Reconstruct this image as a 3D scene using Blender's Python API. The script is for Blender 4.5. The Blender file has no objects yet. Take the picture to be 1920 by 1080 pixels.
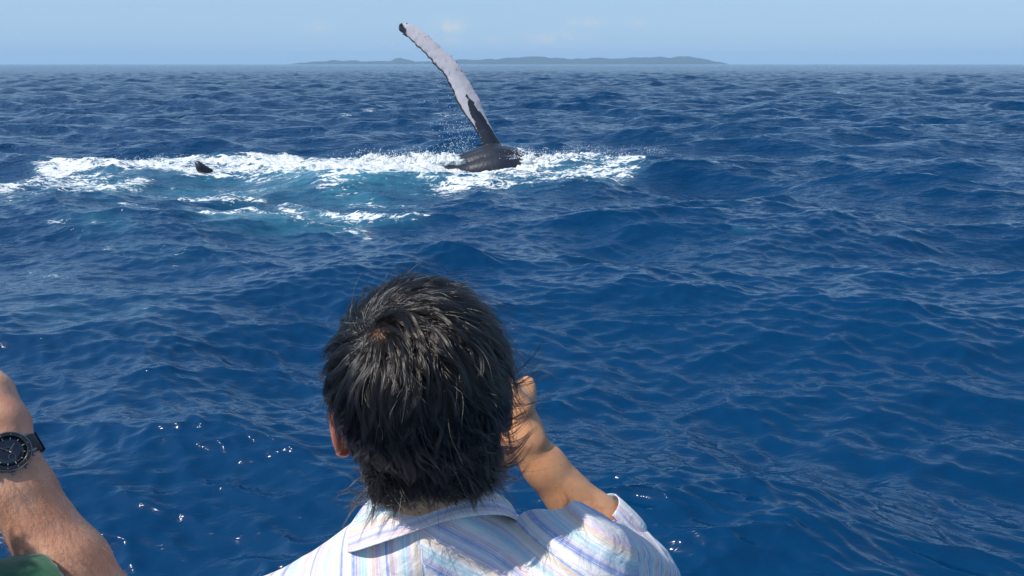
import bpy, bmesh, math, random
import numpy as np
from mathutils import Vector, Matrix

S = bpy.context.scene
R = math.radians
rng = np.random.default_rng(7)

# ---------------------------------------------------------------- camera
CAM_H, PITCH, FPX = 2.70, R(16.70), 1400.0          # focal length in pixels of a 1920 px wide picture
cam_d = bpy.data.cameras.new("camera")
cam_d.sensor_width = 36.0
cam_d.lens = 36.0 * FPX / 1920.0
cam_d.clip_start, cam_d.clip_end = 0.05, 60000.0
cam = bpy.data.objects.new("camera", cam_d)
cam.location = (0, 0, CAM_H)
cam.rotation_euler = (math.pi / 2 - PITCH, 0, 0)
S.collection.objects.link(cam)
S.camera = cam

# ---------------------------------------------------------------- sky, sun, exposure
SUN_EL, SUN_AZ = R(56), R(-110)         # azimuth from +Y towards +X: the sun stands high on the left
sun_dir = Vector((math.sin(SUN_AZ) * math.cos(SUN_EL), math.cos(SUN_AZ) * math.cos(SUN_EL), math.sin(SUN_EL)))
sd = bpy.data.lights.new("sun", 'SUN')
sd.energy, sd.angle, sd.color = 4.7, R(0.53), (1.0, 0.95, 0.88)
sun = bpy.data.objects.new("sun", sd)
sun.rotation_euler = sun_dir.to_track_quat('Z', 'Y').to_euler()
sun.location = (-20, -5, 40)
S.collection.objects.link(sun)

world = bpy.data.worlds.new("World")
S.world = world
world.use_nodes = True
wt = world.node_tree
for n in list(wt.nodes): wt.nodes.remove(n)


def N(t, kind, **kw):
    n = t.nodes.new(kind)
    for k, v in kw.items(): setattr(n, k, v)
    return n


def L(t, a, b): t.links.new(a, b)


def mth(t, op, a, b=None, c=None, clamp=False):
    n = t.nodes.new('ShaderNodeMath'); n.operation = op; n.use_clamp = clamp
    for i, v in enumerate((a, b, c)):
        if v is None: continue
        if isinstance(v, (int, float)): n.inputs[i].default_value = v
        else: t.links.new(v, n.inputs[i])
    return n.outputs[0]


def mixc(t, f, a, b, mode='MIX'):
    n = t.nodes.new('ShaderNodeMix'); n.data_type = 'RGBA'; n.blend_type = mode
    for i, v in ((0, f), (6, a), (7, b)):
        if isinstance(v, (int, float)): n.inputs[i].default_value = v
        elif isinstance(v, tuple): n.inputs[i].default_value = v if len(v) == 4 else v + (1,)
        else: t.links.new(v, n.inputs[i])
    return n.outputs[2]


def sstep(t, v, lo, hi):
    n = t.nodes.new('ShaderNodeMapRange'); n.interpolation_type = 'SMOOTHSTEP'
    t.links.new(v, n.inputs[0])
    for i, x in ((1, lo), (2, hi)):
        if isinstance(x, (int, float)): n.inputs[i].default_value = x
        else: t.links.new(x, n.inputs[i])
    return n.outputs[0]


sky = N(wt, 'ShaderNodeTexSky', sky_type='NISHITA')
sky.sun_disc = False
sky.sun_elevation, sky.sun_rotation = SUN_EL, SUN_AZ % (2 * math.pi)
sky.air_density, sky.dust_density, sky.ozone_density, sky.altitude = 1.0, 0.35, 3.0, 0.0
# small, thin fair-weather clouds low over the horizon: blobs of noise at their compass bearings
geo = N(wt, 'ShaderNodeTexCoord')
sep = N(wt, 'ShaderNodeSeparateXYZ'); L(wt, geo.outputs['Generated'], sep.inputs[0])
az = mth(wt, 'ARCTAN2', sep.outputs[0], sep.outputs[1])
el = mth(wt, 'ARCSINE', sep.outputs[2])
# sea haze: the lowest sky is an even pale blue
hz = mth(wt, 'EXPONENT', mth(wt, 'MULTIPLY', mth(wt, 'MAXIMUM', el, 0.0), -3.0))
tint = mixc(wt, mth(wt, 'MULTIPLY', hz, .92), sky.outputs[0], (2.5, 3.98, 5.85))
cn = N(wt, 'ShaderNodeTexNoise'); cn.inputs['Scale'].default_value = 60; cn.inputs['Detail'].default_value = 6
cn.inputs['Roughness'].default_value = 0.62
L(wt, geo.outputs['Generated'], cn.inputs['Vector'])
cm = None
CLOUDS = [(843, 50, 26, 12, .95), (597, 55, 20, 8, .5), (1030, 75, 50, 11, .6), (1052, 66, 16, 8, .75), (1075, 45, 14, 7, .45),
          (1105, 44, 24, 7, .5), (1190, 43, 20, 6, .35), (848, 76, 34, 9, .45), (925, 76, 22, 6, .4)]
for px, py, rx, ry, st in CLOUDS:
    a0 = math.atan((px - 960) / 1462); e0 = (121 - py) / 1462 * .94
    dx = mth(wt, 'DIVIDE', mth(wt, 'SUBTRACT', az, a0), rx / 1462)
    dy = mth(wt, 'DIVIDE', mth(wt, 'SUBTRACT', el, e0), ry / 1462)
    d2 = mth(wt, 'ADD', mth(wt, 'MULTIPLY', dx, dx), mth(wt, 'MULTIPLY', dy, dy))
    g = mth(wt, 'MULTIPLY', mth(wt, 'EXPONENT', mth(wt, 'MULTIPLY', d2, -1.0)), st)
    cm = g if cm is None else mth(wt, 'MAXIMUM', cm, g)
cl = mth(wt, 'MULTIPLY', cm, sstep(wt, cn.outputs[0], 0.30, 0.60))
cloudy = mixc(wt, mth(wt, 'MULTIPLY', cl, .95), tint, (4.8, 5.0, 5.3))
bg = N(wt, 'ShaderNodeBackground'); bg.inputs['Strength'].default_value = 0.14
L(wt, cloudy, bg.inputs['Color'])
wo = N(wt, 'ShaderNodeOutputWorld'); L(wt, bg.outputs[0], wo.inputs['Surface'])

S.view_settings.view_transform = 'Standard'
S.view_settings.look = 'None'
S.view_settings.exposure = 0.0
S.view_settings.gamma = 1.0
S.view_settings.use_curve_mapping = False
S.render.engine = 'CYCLES'
S.cycles.use_denoising = True
S.cycles.denoiser = 'OPENIMAGEDENOISE'
S.cycles.denoising_input_passes = 'RGB_ALBEDO_NORMAL'
S.cycles.denoising_prefilter = 'ACCURATE'
S.cycles.max_bounces = 6
S.cycles.volume_bounces = 1
S.cycles.transparent_max_bounces = 12
S.cycles.sample_clamp_indirect = 4.0
S.cycles.sample_clamp_direct = 2.5

# ---------------------------------------------------------------- helpers
cp_, sp_ = math.cos(PITCH), math.sin(PITCH)


def P(px, py, d):
    """point seen at photo pixel (px, py) at forward distance d from the camera"""
    x = (px - 960) / FPX * d; u = (540 - py) / FPX * d
    return Vector((x, d * cp_ + u * sp_, CAM_H - d * sp_ + u * cp_))


def W(px, py, z=0.0):
    """point of the level z seen at photo pixel (px, py)"""
    v = P(px, py, 1.0) - Vector((0, 0, CAM_H))
    return Vector((0, 0, CAM_H)) + v * ((z - CAM_H) / v.z)


def tag(o, label=None, category=None, group=None, kind=None):
    if label: o['label'] = label
    if category: o['category'] = category
    if group: o['group'] = group
    if kind: o['kind'] = kind
    return o


def empty(name, loc=(0, 0, 0)):
    o = bpy.data.objects.new(name, None); o.location = loc; o.empty_display_size = .2
    S.collection.objects.link(o); return o


def mesh_obj(name, verts, faces, mat=None, parent=None, smooth=True, attrs=None):
    """verts (n,3), faces (m,3|4) arrays or list of arrays -> one linked object; verts in world space"""
    me = bpy.data.meshes.new(name)
    verts = np.asarray(verts, np.float32)
    off = np.zeros(3, np.float32)
    if parent is not None: off = np.array(parent.matrix_basis.translation if parent.parent is None else parent['_w'], np.float32)
    fl = faces if isinstance(faces, list) else [faces]
    fl = [np.asarray(f, np.int32) for f in fl if len(f)]
    me.vertices.add(len(verts)); me.vertices.foreach_set('co', (verts - off).ravel())
    nl = sum(f.size for f in fl); nf = sum(len(f) for f in fl)
    me.loops.add(nl); me.polygons.add(nf)
    me.loops.foreach_set('vertex_index', np.concatenate([f.ravel() for f in fl]))
    sizes = np.concatenate([np.full(len(f), f.shape[1], np.int32) for f in fl])
    st = np.concatenate([[0], np.cumsum(sizes)[:-1]]).astype(np.int32)
    me.polygons.foreach_set('loop_start', st)
    me.polygons.foreach_set('use_smooth', np.full(nf, smooth))
    me.update(calc_edges=True)
    for k, a in (attrs or {}).items():
        at = me.attributes.new(k, 'FLOAT', 'POINT'); at.data.foreach_set('value', np.asarray(a, np.float32))
    if mat: me.materials.append(mat)
    o = bpy.data.objects.new(name, me); S.collection.objects.link(o)
    if parent is not None: o.parent = parent
    return o


def new_mat(name):
    m = bpy.data.materials.new(name); m.use_nodes = True
    t = m.node_tree
    b = t.nodes['Principled BSDF']
    return m, t, b


def inp(b, **kw):
    for k, v in kw.items():
        k = k.replace('_', ' ')
        b.inputs[k].default_value = v if not (isinstance(v, tuple) and len(v) == 3 and k.endswith('Color')) else v + (1,)


def attr(t, name):
    n = t.nodes.new('ShaderNodeAttribute'); n.attribute_name = name; return n.outputs['Fac']


def noise(t, vec, scale, detail=4, rough=.5, dist=0.0, dims='3D'):
    n = t.nodes.new('ShaderNodeTexNoise'); n.noise_dimensions = dims
    n.inputs['Scale'].default_value = scale; n.inputs['Detail'].default_value = detail
    n.inputs['Roughness'].default_value = rough; n.inputs['Distortion'].default_value = dist
    if vec is not None: t.links.new(vec, n.inputs['Vector'])
    return n.outputs[0]


def mapping(t, vec, scale=(1, 1, 1), rot=(0, 0, 0), loc=(0, 0, 0)):
    n = t.nodes.new('ShaderNodeMapping')
    n.inputs['Scale'].default_value = scale; n.inputs['Rotation'].default_value = rot; n.inputs['Location'].default_value = loc
    t.links.new(vec, n.inputs[0]); return n.outputs[0]


def bump(t, h, strength, dist, normal=None):
    n = t.nodes.new('ShaderNodeBump'); n.inputs['Strength'].default_value = strength; n.inputs['Distance'].default_value = dist
    t.links.new(h, n.inputs['Height'])
    if normal is not None: t.links.new(normal, n.inputs['Normal'])
    return n.outputs[0]


# value noise in numpy for shaping geometry
class VN:
    def __init__(s, seed, n=64):
        s.g = np.random.default_rng(seed).random((n, n, n)).astype(np.float32); s.n = n

    def __call__(s, p):
        p = np.asarray(p, np.float32); i = np.floor(p).astype(np.int32); f = p - i; f = f * f * (3 - 2 * f); n = s.n
        i0 = i % n; i1 = (i + 1) % n
        x0, y0, z0 = i0[..., 0], i0[..., 1], i0[..., 2]; x1, y1, z1 = i1[..., 0], i1[..., 1], i1[..., 2]
        fx, fy, fz = f[..., 0], f[..., 1], f[..., 2]; g = s.g
        a = g[x0, y0, z0] * (1 - fx) + g[x1, y0, z0] * fx; b = g[x0, y1, z0] * (1 - fx) + g[x1, y1, z0] * fx
        c = g[x0, y0, z1] * (1 - fx) + g[x1, y0, z1] * fx; d = g[x0, y1, z1] * (1 - fx) + g[x1, y1, z1] * fx
        return ((a * (1 - fy) + b * fy) * (1 - fz) + (c * (1 - fy) + d * fy) * fz) * 2 - 1


vn = VN(3)


def fbm(p, oct=4, gain=.5):
    p = np.asarray(p, np.float32); s = 0; a = 1; q = 0
    for k in range(oct):
        s = s + a * vn(p * 2 ** k + 17.3 * k); q += a; a *= gain
    return s / q


def sm(x, a, b):
    t = np.clip((x - a) / (b - a), 0, 1); return t * t * (3 - 2 * t)

# ================================================================ THE SEA
def ocean_tile(size, n, lmin, lmax, slope, head, spread, seed, tilt=0.0, lp=None):
    """one periodic patch of wind waves: height and sideways chop, from a random directional spectrum"""
    r = np.random.default_rng(seed)
    k1 = np.fft.fftfreq(n, size / n) * 2 * np.pi
    kx, ky = np.meshgrid(k1, k1, indexing='ij')
    k = np.hypot(kx, ky); k[0, 0] = 1
    lam = 2 * np.pi / k
    th = np.arctan2(ky, kx) - head
    dirw = np.maximum(np.cos(th), 0) ** spread + .05
    # per-octave slope energy, falling gently towards the short end
    e = lam ** tilt * dirw / k ** 4
    if lp: e = e * np.exp(-(lp / 1e9))
    e = e * sm(lam, lmin, lmin * 1.6) * (1 - sm(lam, lmax * .7, lmax))
    a = (r.normal(size=k.shape) + 1j * r.normal(size=k.shape)) * np.sqrt(e); a[0, 0] = 0
    h = np.fft.ifft2(a).real; 
    sx = np.fft.ifft2(1j * kx * a).real; sy = np.fft.ifft2(1j * ky * a).real
    f = slope / math.sqrt((sx ** 2 + sy ** 2).mean() / 1.0)
    dx = np.fft.ifft2(-1j * kx / k * a).real; dy = np.fft.ifft2(-1j * ky / k * a).real
    return np.stack([dx * -f, dy * -f, h * f], -1).astype(np.float32), size


def sample(tile, x, y, rot):
    t, size = tile; n = t.shape[0]
    c, s = math.cos(rot), math.sin(rot)
    u = (x * c + y * s) / size * n; v = (-x * s + y * c) / size * n
    i = np.floor(u).astype(np.int32); j = np.floor(v).astype(np.int32); fu = (u - i)[..., None]; fv = (v - j)[..., None]
    i0, i1, j0, j1 = i % n, (i + 1) % n, j % n, (j + 1) % n
    q = (t[i0, j0] * (1 - fu) + t[i1, j0] * fu) * (1 - fv) + (t[i0, j1] * (1 - fu) + t[i1, j1] * fu) * fv
    return np.stack([q[..., 0] * c - q[..., 1] * s, q[..., 0] * s + q[..., 1] * c, q[..., 2]], -1)


HEAD = R(-100)   # waves run towards the boat
rA, rB, rC = R(17), R(-31), R(8)
tA = ocean_tile(97.0, 1024, 1.3, 8.0, .195, HEAD - rA, 4.0, 11, tilt=.4)
tB = ocean_tile(23.0, 1024, 0.36, 1.7, .15, HEAD - rB + R(12), 3.5, 12)
tC = ocean_tile(5.3, 512, 0.10, 0.42, .185, HEAD - rC - R(10), 3.5, 13)

# foam streaks and clouds of air under the surface, laid out on the level water around the whale
FOAM = [  # polyline of photo pixels, half width, strength
    ([(470, 318), (560, 316), (680, 311), (780, 306), (850, 306)], 11, 1.05),
    ([(700, 300), (790, 298), (850, 303)], 6, 1.1),
    ([(200, 300), (330, 296), (420, 297), (500, 300), (560, 302)], 7, .68),
    ([(80, 322), (160, 314), (300, 312), (450, 316)], 10, .86),
    ([(20, 352), (60, 340), (120, 334), (180, 334)], 10, .74),
    ([(100, 352), (170, 354), (200, 346), (225, 338), (260, 337)], 8, .74),
    ([(450, 330), (560, 328), (700, 324), (800, 322)], 7, .66),
    ([(870, 308), (960, 309), (1060, 304), (1130, 304), (1185, 308)], 9, .8),
    ([(990, 294), (1060, 296), (1120, 297)], 5, .95),
    ([(840, 324), (930, 324), (1010, 320), (1100, 324), (1170, 322)], 10, .74),
    ([(800, 346), (900, 346), (1000, 344), (1080, 344), (1150, 338)], 11, .74),
    ([(590, 352), (650, 347), (720, 338), (800, 335)], 10, .66),
    ([(240, 358), (330, 362), (400, 370), (490, 370)], 5, .72),
    ([(390, 368), (440, 368), (490, 372)], 4, .8),
    ([(300, 404), (380, 404), (430, 400), (480, 390), (540, 400)], 6, .74),
    ([(540, 380), (600, 387), (640, 398), (700, 404), (775, 407)], 7, .72),
    ([(660, 374), (720, 374), (770, 382)], 6, .64),
    ([(560, 412), (620, 420), (680, 425)], 8, .6),
    ([(20, 390), (100, 380), (200, 384), (300, 395)], 9, .54),
    ([(-40, 345), (20, 342), (80, 330)], 10, .62), ([(-20, 362), (60, 366), (160, 362), (230, 372)], 7, .58), ([(330, 340), (430, 346), (520, 350)], 6, .52),
    ([(75, 429), (110, 429)], 4, .6),
    ([(130, 448), (170, 430)], 6, .45),
    ([(480, 217), (560, 214), (620, 212)], 2, .36),
    ([(640, 218), (760, 215), (860, 219), (960, 223)], 2, .5),
    ([(680, 209), (700, 210)], 2, .5),
    ([(1345, 313), (1385, 315)], 4, .62),
    ([(1380, 437), (1410, 438)], 3, .62),
    ([(1560, 174), (1590, 176)], 2, .65), ([(1610, 179), (1625, 180)], 2, .6),
    ([(400, 268), (425, 268)], 3, .6),
    ([(40, 497), (110, 515)], 7, .46), ([(130, 570), (150, 572)], 6, .45), ([(235, 570), (265, 600)], 10, .36),
    ([(640, 430), (700, 436)], 9, .45), ([(300, 400), (100, 420)], 10, .38), ([(390, 460), (440, 500)], 9, .4), ([(200, 470), (330, 480)], 12, .4)]
AIR = [([(560, 340), (680, 338), (760, 330)], 16, 1.0), ([(180, 345), (280, 345), (420, 340), (520, 345)], 15, .5),
       ([(560, 335), (640, 352)], 18, .8), ([(450, 408), (540, 410), (620, 410)], 14, .75), ([(900, 330), (1060, 325)], 18, .35),
       ([(170, 430), (200, 436)], 10, .4), ([(130, 590), (240, 595)], 20, .12), ([(400, 375), (700, 385)], 14, .3)]


def toward(x, y):
    z0 = y * cp_ + CAM_H * sp_
    ok = y > 2.0
    z0 = np.where(ok, z0, 1)
    return np.where(ok, x / z0 * FPX + 960, -9e3), np.where(ok, 540 - (y * sp_ - CAM_H * cp_) / z0 * FPX, 9e3)


def spread_mask(lines, x, y, kx=2.6):
    px, py = toward(x, y)
    wob = fbm(np.stack([x * .8, y * .8, 0 * x], -1), 3)
    py = py + wob * 6
    out = np.zeros_like(px)
    for pts, hw, st in lines:
        for (ax, ay), (bx, by) in zip(pts[:-1], pts[1:]):
            dx, dy = bx - ax, by - ay
            sel = (px > min(ax, bx) - 6 * hw * kx) & (px < max(ax, bx) + 6 * hw * kx) & (np.abs(py - (ay + by) / 2) < abs(dy) + 6 * hw)
            if not sel.any(): continue
            X, Y = px[sel], py[sel]
            t = np.clip(((X - ax) * dx + (Y - ay) * dy) / (dx * dx + dy * dy), 0, 1)
            ex = (X - ax - t * dx) / kx; ey = Y - ay - t * dy
            d = np.sqrt(ex * ex + ey * ey) / hw
            m = st * np.exp(-d ** 2 * .34)
            out[sel] = np.maximum(out[sel], m)
    return out


def sea_surface(x, y, dr):
    """displaced sea point for level position (x, y); dr = local grid step, shorter waves than it resolves are left out"""
    r = np.hypot(x, y)
    calm = .75 + .5 * sm(fbm(np.stack([x * .16, y * .22, 0 * x + 4], -1), 3), -.5, .5)     # ripples come in patches
    A = sample(tA, x + 31.0, y + 12.0, rA); B = sample(tB, x, y, rB); C = sample(tC, x, y, rC)
    wA = (1 - sm(dr, .6, 4.0)); wB = (1 - sm(dr, .14, .5)); wC = (1 - sm(dr, .035, .12))
    # air-filled, smoothed water over the submerged body
    q = A * [1.1, 1.1, 1] * wA[..., None] + B * [.9, .9, 1] * (wB * calm)[..., None] + C * [.7, .7, 1] * (wC * calm * 1.0)[..., None]
    return q


def build_sea():
    dense = np.arange(-50, 50.001, .108)
    rest = np.concatenate([np.arange(50.6, 56, .8), np.arange(58, 302, 4.0), np.arange(304, 309.9, .8)])
    azs = np.radians(np.concatenate([dense, rest]))
    r1 = np.geomspace(0.7, 2.6, 60)[:-1]
    r2 = np.geomspace(2.6, 70, 800)[:-1]
    r3 = np.geomspace(70, 400, 230)[:-1]
    r4 = np.geomspace(400, 9600, 90)
    rr = np.concatenate([r1, r2, r3, r4])
    dr = np.gradient(rr)
    A, Rr = np.meshgrid(azs, rr); D = np.repeat(dr[:, None], len(azs), 1)
    X, Y = np.sin(A) * Rr, np.cos(A) * Rr
    q = sea_surface(X, Y, D)
    near = (Y > 8) & (Y < 60)
    foam = np.zeros_like(X); air = np.zeros_like(X)
    sel = (Y > 5) & (np.abs(A) < R(50)) & (Rr < 90)
    foam[sel] = spread_mask(FOAM, X[sel], Y[sel]); air[sel] = spread_mask(AIR, X[sel], Y[sel], 3.0)
    # churned water stands up in lumps
    lump = fbm(np.stack([X[sel] * 2.2, Y[sel] * 2.6, 0 * X[sel]], -1), 4, .6)
    lump2 = np.abs(fbm(np.stack([X[sel] * 6.2, Y[sel] * 7.6, 0 * X[sel] + 9], -1), 3, .6))
    f = np.clip(foam[sel], 0, 1.1)
    fo = sm(f, .3, 1.0)
    q[sel, 2] = q[sel, 2] * (1 - .35 * fo) + fo * (.05 + .13 * lump + .12 * (lump2 - .2))
    Z = q[..., 2]; X = X + q[..., 0]; Y = Y + q[..., 1]
    nr, na = X.shape
    V = np.stack([X, Y, Z], -1).reshape(-1, 3)
    V = np.concatenate([V, [[0, 0, 0]]])
    idx = np.arange(nr * na).reshape(nr, na)
    nx = np.roll(idx, -1, 1)
    F = np.stack([idx[:-1], nx[:-1], nx[1:], idx[1:]], -1).reshape(-1, 4)[:, ::-1]
    F3 = np.stack([np.full(na, nr * na), nx[0], idx[0]], -1)[:, ::-1]
    far = sm(np.log(D), math.log(.03), math.log(.6)).ravel()
    ex = lambda a: np.concatenate([a.ravel(), [0]])
    return V, [F, F3], dict(foam=ex(foam), air=ex(air), far=ex(far))


def sea_material():
    m, t, b = new_mat("sea_water")
    tc = N(t, 'ShaderNodeTexCoord').outputs['Object']
    foam, air, far = attr(t, 'foam'), attr(t, 'air'), attr(t, 'far')
    # --- foam pattern: torn filaments and patches, threshold falls where there is more foam
    p1 = mapping(t, tc, (.95, 2.1, 1.0), (0, 0, R(-8)))
    warp = noise(t, p1, 1.3, 3, .6)
    pw = N(t, 'ShaderNodeVectorMath', operation='ADD'); L(t, p1, pw.inputs[0])
    cw = N(t, 'ShaderNodeTexNoise'); cw.inputs['Scale'].default_value = 1.6; cw.inputs['Detail'].default_value = 3; L(t, p1, cw.inputs['Vector'])
    sc = N(t, 'ShaderNodeVectorMath', operation='SCALE'); L(t, cw.outputs['Color'], sc.inputs[0]); sc.inputs['Scale'].default_value = 1.1
    L(t, sc.outputs[0], pw.inputs[1])
    n1 = noise(t, pw.outputs[0], 1.25, 3, .55); m1 = noise(t, pw.outputs[0], 3.7, 4, .6)
    r1 = mth(t, 'SUBTRACT', 1.0, mth(t, 'MULTIPLY', mth(t, 'ABSOLUTE', mth(t, 'SUBTRACT', n1, .5)), 5.0))     # ridges -> filaments
    r2 = mth(t, 'SUBTRACT', 1.0, mth(t, 'MULTIPLY', mth(t, 'ABSOLUTE', mth(t, 'SUBTRACT', m1, .5)), 6.0))
    r1 = mth(t, 'MAXIMUM', mth(t, 'MAXIMUM', r1, mth(t, 'MULTIPLY', r2, .85)), 0.0)
    n2 = noise(t, pw.outputs[0], 4.5, 5, .66)
    n3 = noise(t, pw.outputs[0], .9, 3, .6)
    pat = mth(t, 'ADD', mth(t, 'MULTIPLY', r1, .50), mth(t, 'MULTIPLY', n2, .62))
    pat = mth(t, 'ADD', pat, mth(t, 'MULTIPLY', mth(t, 'SUBTRACT', n3, .5), .75))
    thr = mth(t, 'SUBTRACT', 1.13, mth(t, 'MULTIPLY', foam, .62))
    cover = sstep(t, pat, mth(t, 'SUBTRACT', thr, .06), mth(t, 'ADD', thr, .07))
    cover = mth(t, 'MULTIPLY', cover, sstep(t, foam, .12, .3))
    # --- water colour: light scattered back out of clear deep water, paler and greener where it is full of air
    deep = mixc(t, noise(t, tc, .12, 3), (0.0004, 0.026, 0.080), (0.0006, 0.040, 0.117))
    aer = mth(t, 'MULTIPLY', air, sstep(t, noise(t, pw.outputs[0], 1.1, 4, .6), .25, .65), clamp=True)
    aer = mth(t, 'ADD', aer, mth(t, 'MULTIPLY', sstep(t, foam, .2, 1.0), .45), clamp=True)
    body = mixc(t, aer, deep, (0.05, 0.19, 0.27))
    fcol = mixc(t, noise(t, pw.outputs[0], 9, 5, .7), (.62, .70, .74), (.86, .88, .88))
    col = mixc(t, cover, body, fcol)
    L(t, col, b.inputs['Base Color'])
    rough = mth(t, 'ADD', mth(t, 'MULTIPLY', cover, .6), mth(t, 'ADD', mth(t, 'MULTIPLY', far, .04), .06), clamp=True)
    L(t, rough, b.inputs['Roughness'])
    b.inputs['IOR'].default_value = 1.34
    # --- ripples too short for the mesh
    pr = mapping(t, tc, (1.0, 2.1, 1.0), (0, 0, R(6)))
    pr2 = mapping(t, tc, (1.0, 1.7, 1.0), (0, 0, R(-24)))
    w1 = noise(t, pr, 8.0, 2, .5, .5); w2 = noise(t, pr2, 2.0, 3, .55, .3); w3 = noise(t, pr, .4, 4, .55)
    nb = bump(t, w1, .7, .011)
    lv = N(t, 'ShaderNodeBump'); lv.inputs['Distance'].default_value = .20; L(t, w2, lv.inputs['Height']); L(t, nb, lv.inputs['Normal'])
    L(t, mth(t, 'ADD', mth(t, 'MULTIPLY', far, .85), .10), lv.inputs['Strength'])
    lw = N(t, 'ShaderNodeBump'); lw.inputs['Distance'].default_value = .8; L(t, w3, lw.inputs['Height']); L(t, lv.outputs[0], lw.inputs['Normal'])
    L(t, mth(t, 'MULTIPLY', far, .8), lw.inputs['Strength'])
    w4 = noise(t, pr, 3.2, 3, .6, .5)
    l4 = N(t, 'ShaderNodeBump'); l4.inputs['Distance'].default_value = .05; L(t, w4, l4.inputs['Height']); L(t, lw.outputs[0], l4.inputs['Normal'])
    L(t, mth(t, 'MULTIPLY', far, 3.0, clamp=True), l4.inputs['Strength']); lw = l4
    fb = N(t, 'ShaderNodeBump'); fb.inputs['Distance'].default_value = .10; L(t, pat, fb.inputs['Height']); L(t, lw.outputs[0], fb.inputs['Normal'])
    L(t, mth(t, 'MULTIPLY', cover, .8), fb.inputs['Strength'])
    L(t, fb.outputs[0], b.inputs['Normal'])
    return m


V_, F_, A_ = build_sea()
sea = tag(mesh_obj("sea", V_, F_, sea_material(), attrs=A_), kind='structure')
del V_, F_, A_

# ================================================================ solids from distance fields
import openvdb as vdb


class Field:
    """dense signed distance grid; every primitive is blended in with a smooth minimum inside its own box only"""
    def __init__(s, lo, hi, h):
        s.lo = np.array(lo, np.float32); s.h = h
        s.n = np.ceil((np.array(hi) - s.lo) / h).astype(int) + 1
        s.f = np.full(s.n, 4 * h + .05, np.float32)

    def box(s, lo, hi):
        a = np.clip(np.floor((np.array(lo) - s.lo) / s.h).astype(int), 0, s.n - 1)
        b = np.clip(np.ceil((np.array(hi) - s.lo) / s.h).astype(int) + 1, 1, s.n)
        sl = tuple(slice(i, j) for i, j in zip(a, b))
        ax = [s.lo[i] + s.h * np.arange(a[i], b[i], dtype=np.float32) for i in range(3)]
        G = np.stack(np.meshgrid(*ax, indexing='ij'), -1)
        return sl, G

    def put(s, lo, hi, fn, k=0.0, sub=False):
        m = k + 3 * s.h
        sl, G = s.box(np.array(lo) - m, np.array(hi) + m)
        if G.size == 0: return
        d = fn(G).astype(np.float32); a = s.f[sl]
        if sub: d = -d; a = -a
        if k > 0:
            hh = np.maximum(k - np.abs(a - d), 0) / k
            r = np.minimum(a, d) - hh * hh * k * .25
        else: r = np.minimum(a, d)
        s.f[sl] = -r if sub else r

    def cone(s, a, b, ra, rb, k=0.0, sub=False, flat=None):
        """capsule from a to b with radii ra, rb; flat=(axis, factor) squashes it along an axis"""
        a, b = np.array(a, np.float32), np.array(b, np.float32); r = max(ra, rb)
        ab = b - a; L2 = float(ab @ ab) + 1e-12

        def fn(G):
            p = G - a; t = np.clip(p @ ab / L2, 0, 1)
            q = p - t[..., None] * ab
            if flat is not None:
                ax = np.array(flat[0], np.float32); ax /= np.linalg.norm(ax)
                w = q @ ax; q = q + (w * (flat[1] - 1))[..., None] * ax
            rr = ra + (rb - ra) * t
            d = np.sqrt((q * q).sum(-1)) - rr
            return d / (flat[1] ** .5 if flat is not None else 1)
        s.put(np.minimum(a, b) - r, np.maximum(a, b) + r, fn, k, sub)

    def ell(s, c, rad, rot=None, k=0.0, sub=False):
        c = np.array(c, np.float32); rad = np.array(rad, np.float32); M = np.array(rot or Matrix.Identity(3), np.float32)
        m = rad.max()

        def fn(G):
            q = (G - c) @ M / rad
            l = np.sqrt((q * q).sum(-1)); g = np.sqrt(((q / rad) ** 2).sum(-1)) + 1e-9
            return l * (l - 1) / g
        s.put(c - m, c + m, fn, k, sub)

    def mesh(s, iso=0.0, smooth=0):
        g = vdb.FloatGrid(); g.background = 1.0
        g.copyFromArray(s.f.astype(np.float32)); pts, quads = g.convertToQuads(iso)
        pts = np.asarray(pts, np.float32) * s.h + s.lo; q = np.asarray(quads, np.int64)
        if smooth:
            e = np.concatenate([q[:, [0, 1]], q[:, [1, 2]], q[:, [2, 3]], q[:, [3, 0]]])
            deg = np.bincount(e.ravel(), minlength=len(pts)).astype(np.float32)[:, None]
            for i in range(smooth * 2):
                acc = np.zeros_like(pts)
                for c in range(3):
                    acc[:, c] = np.bincount(e[:, 0], pts[e[:, 1], c], len(pts)) + np.bincount(e[:, 1], pts[e[:, 0], c], len(pts))
                pts = pts + (.55 if i % 2 == 0 else -.50) * (acc / deg - pts)
        # outward winding
        v = pts[q]; vol = np.einsum('ij,ij->i', v[:, 0], np.cross(v[:, 1], v[:, 2])).sum() + np.einsum('ij,ij->i', v[:, 0], np.cross(v[:, 2], v[:, 3])).sum()
        if vol < 0: q = q[:, ::-1]
        return pts, q


def vnormals(V, q):
    n = np.zeros_like(V); f = np.cross(V[q[:, 2]] - V[q[:, 0]], V[q[:, 3]] - V[q[:, 1]])
    for k in range(4):
        for c in range(3): n[:, c] += np.bincount(q[:, k], f[:, c], len(V))
    return n / (np.linalg.norm(n, axis=1, keepdims=True) + 1e-9)


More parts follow.
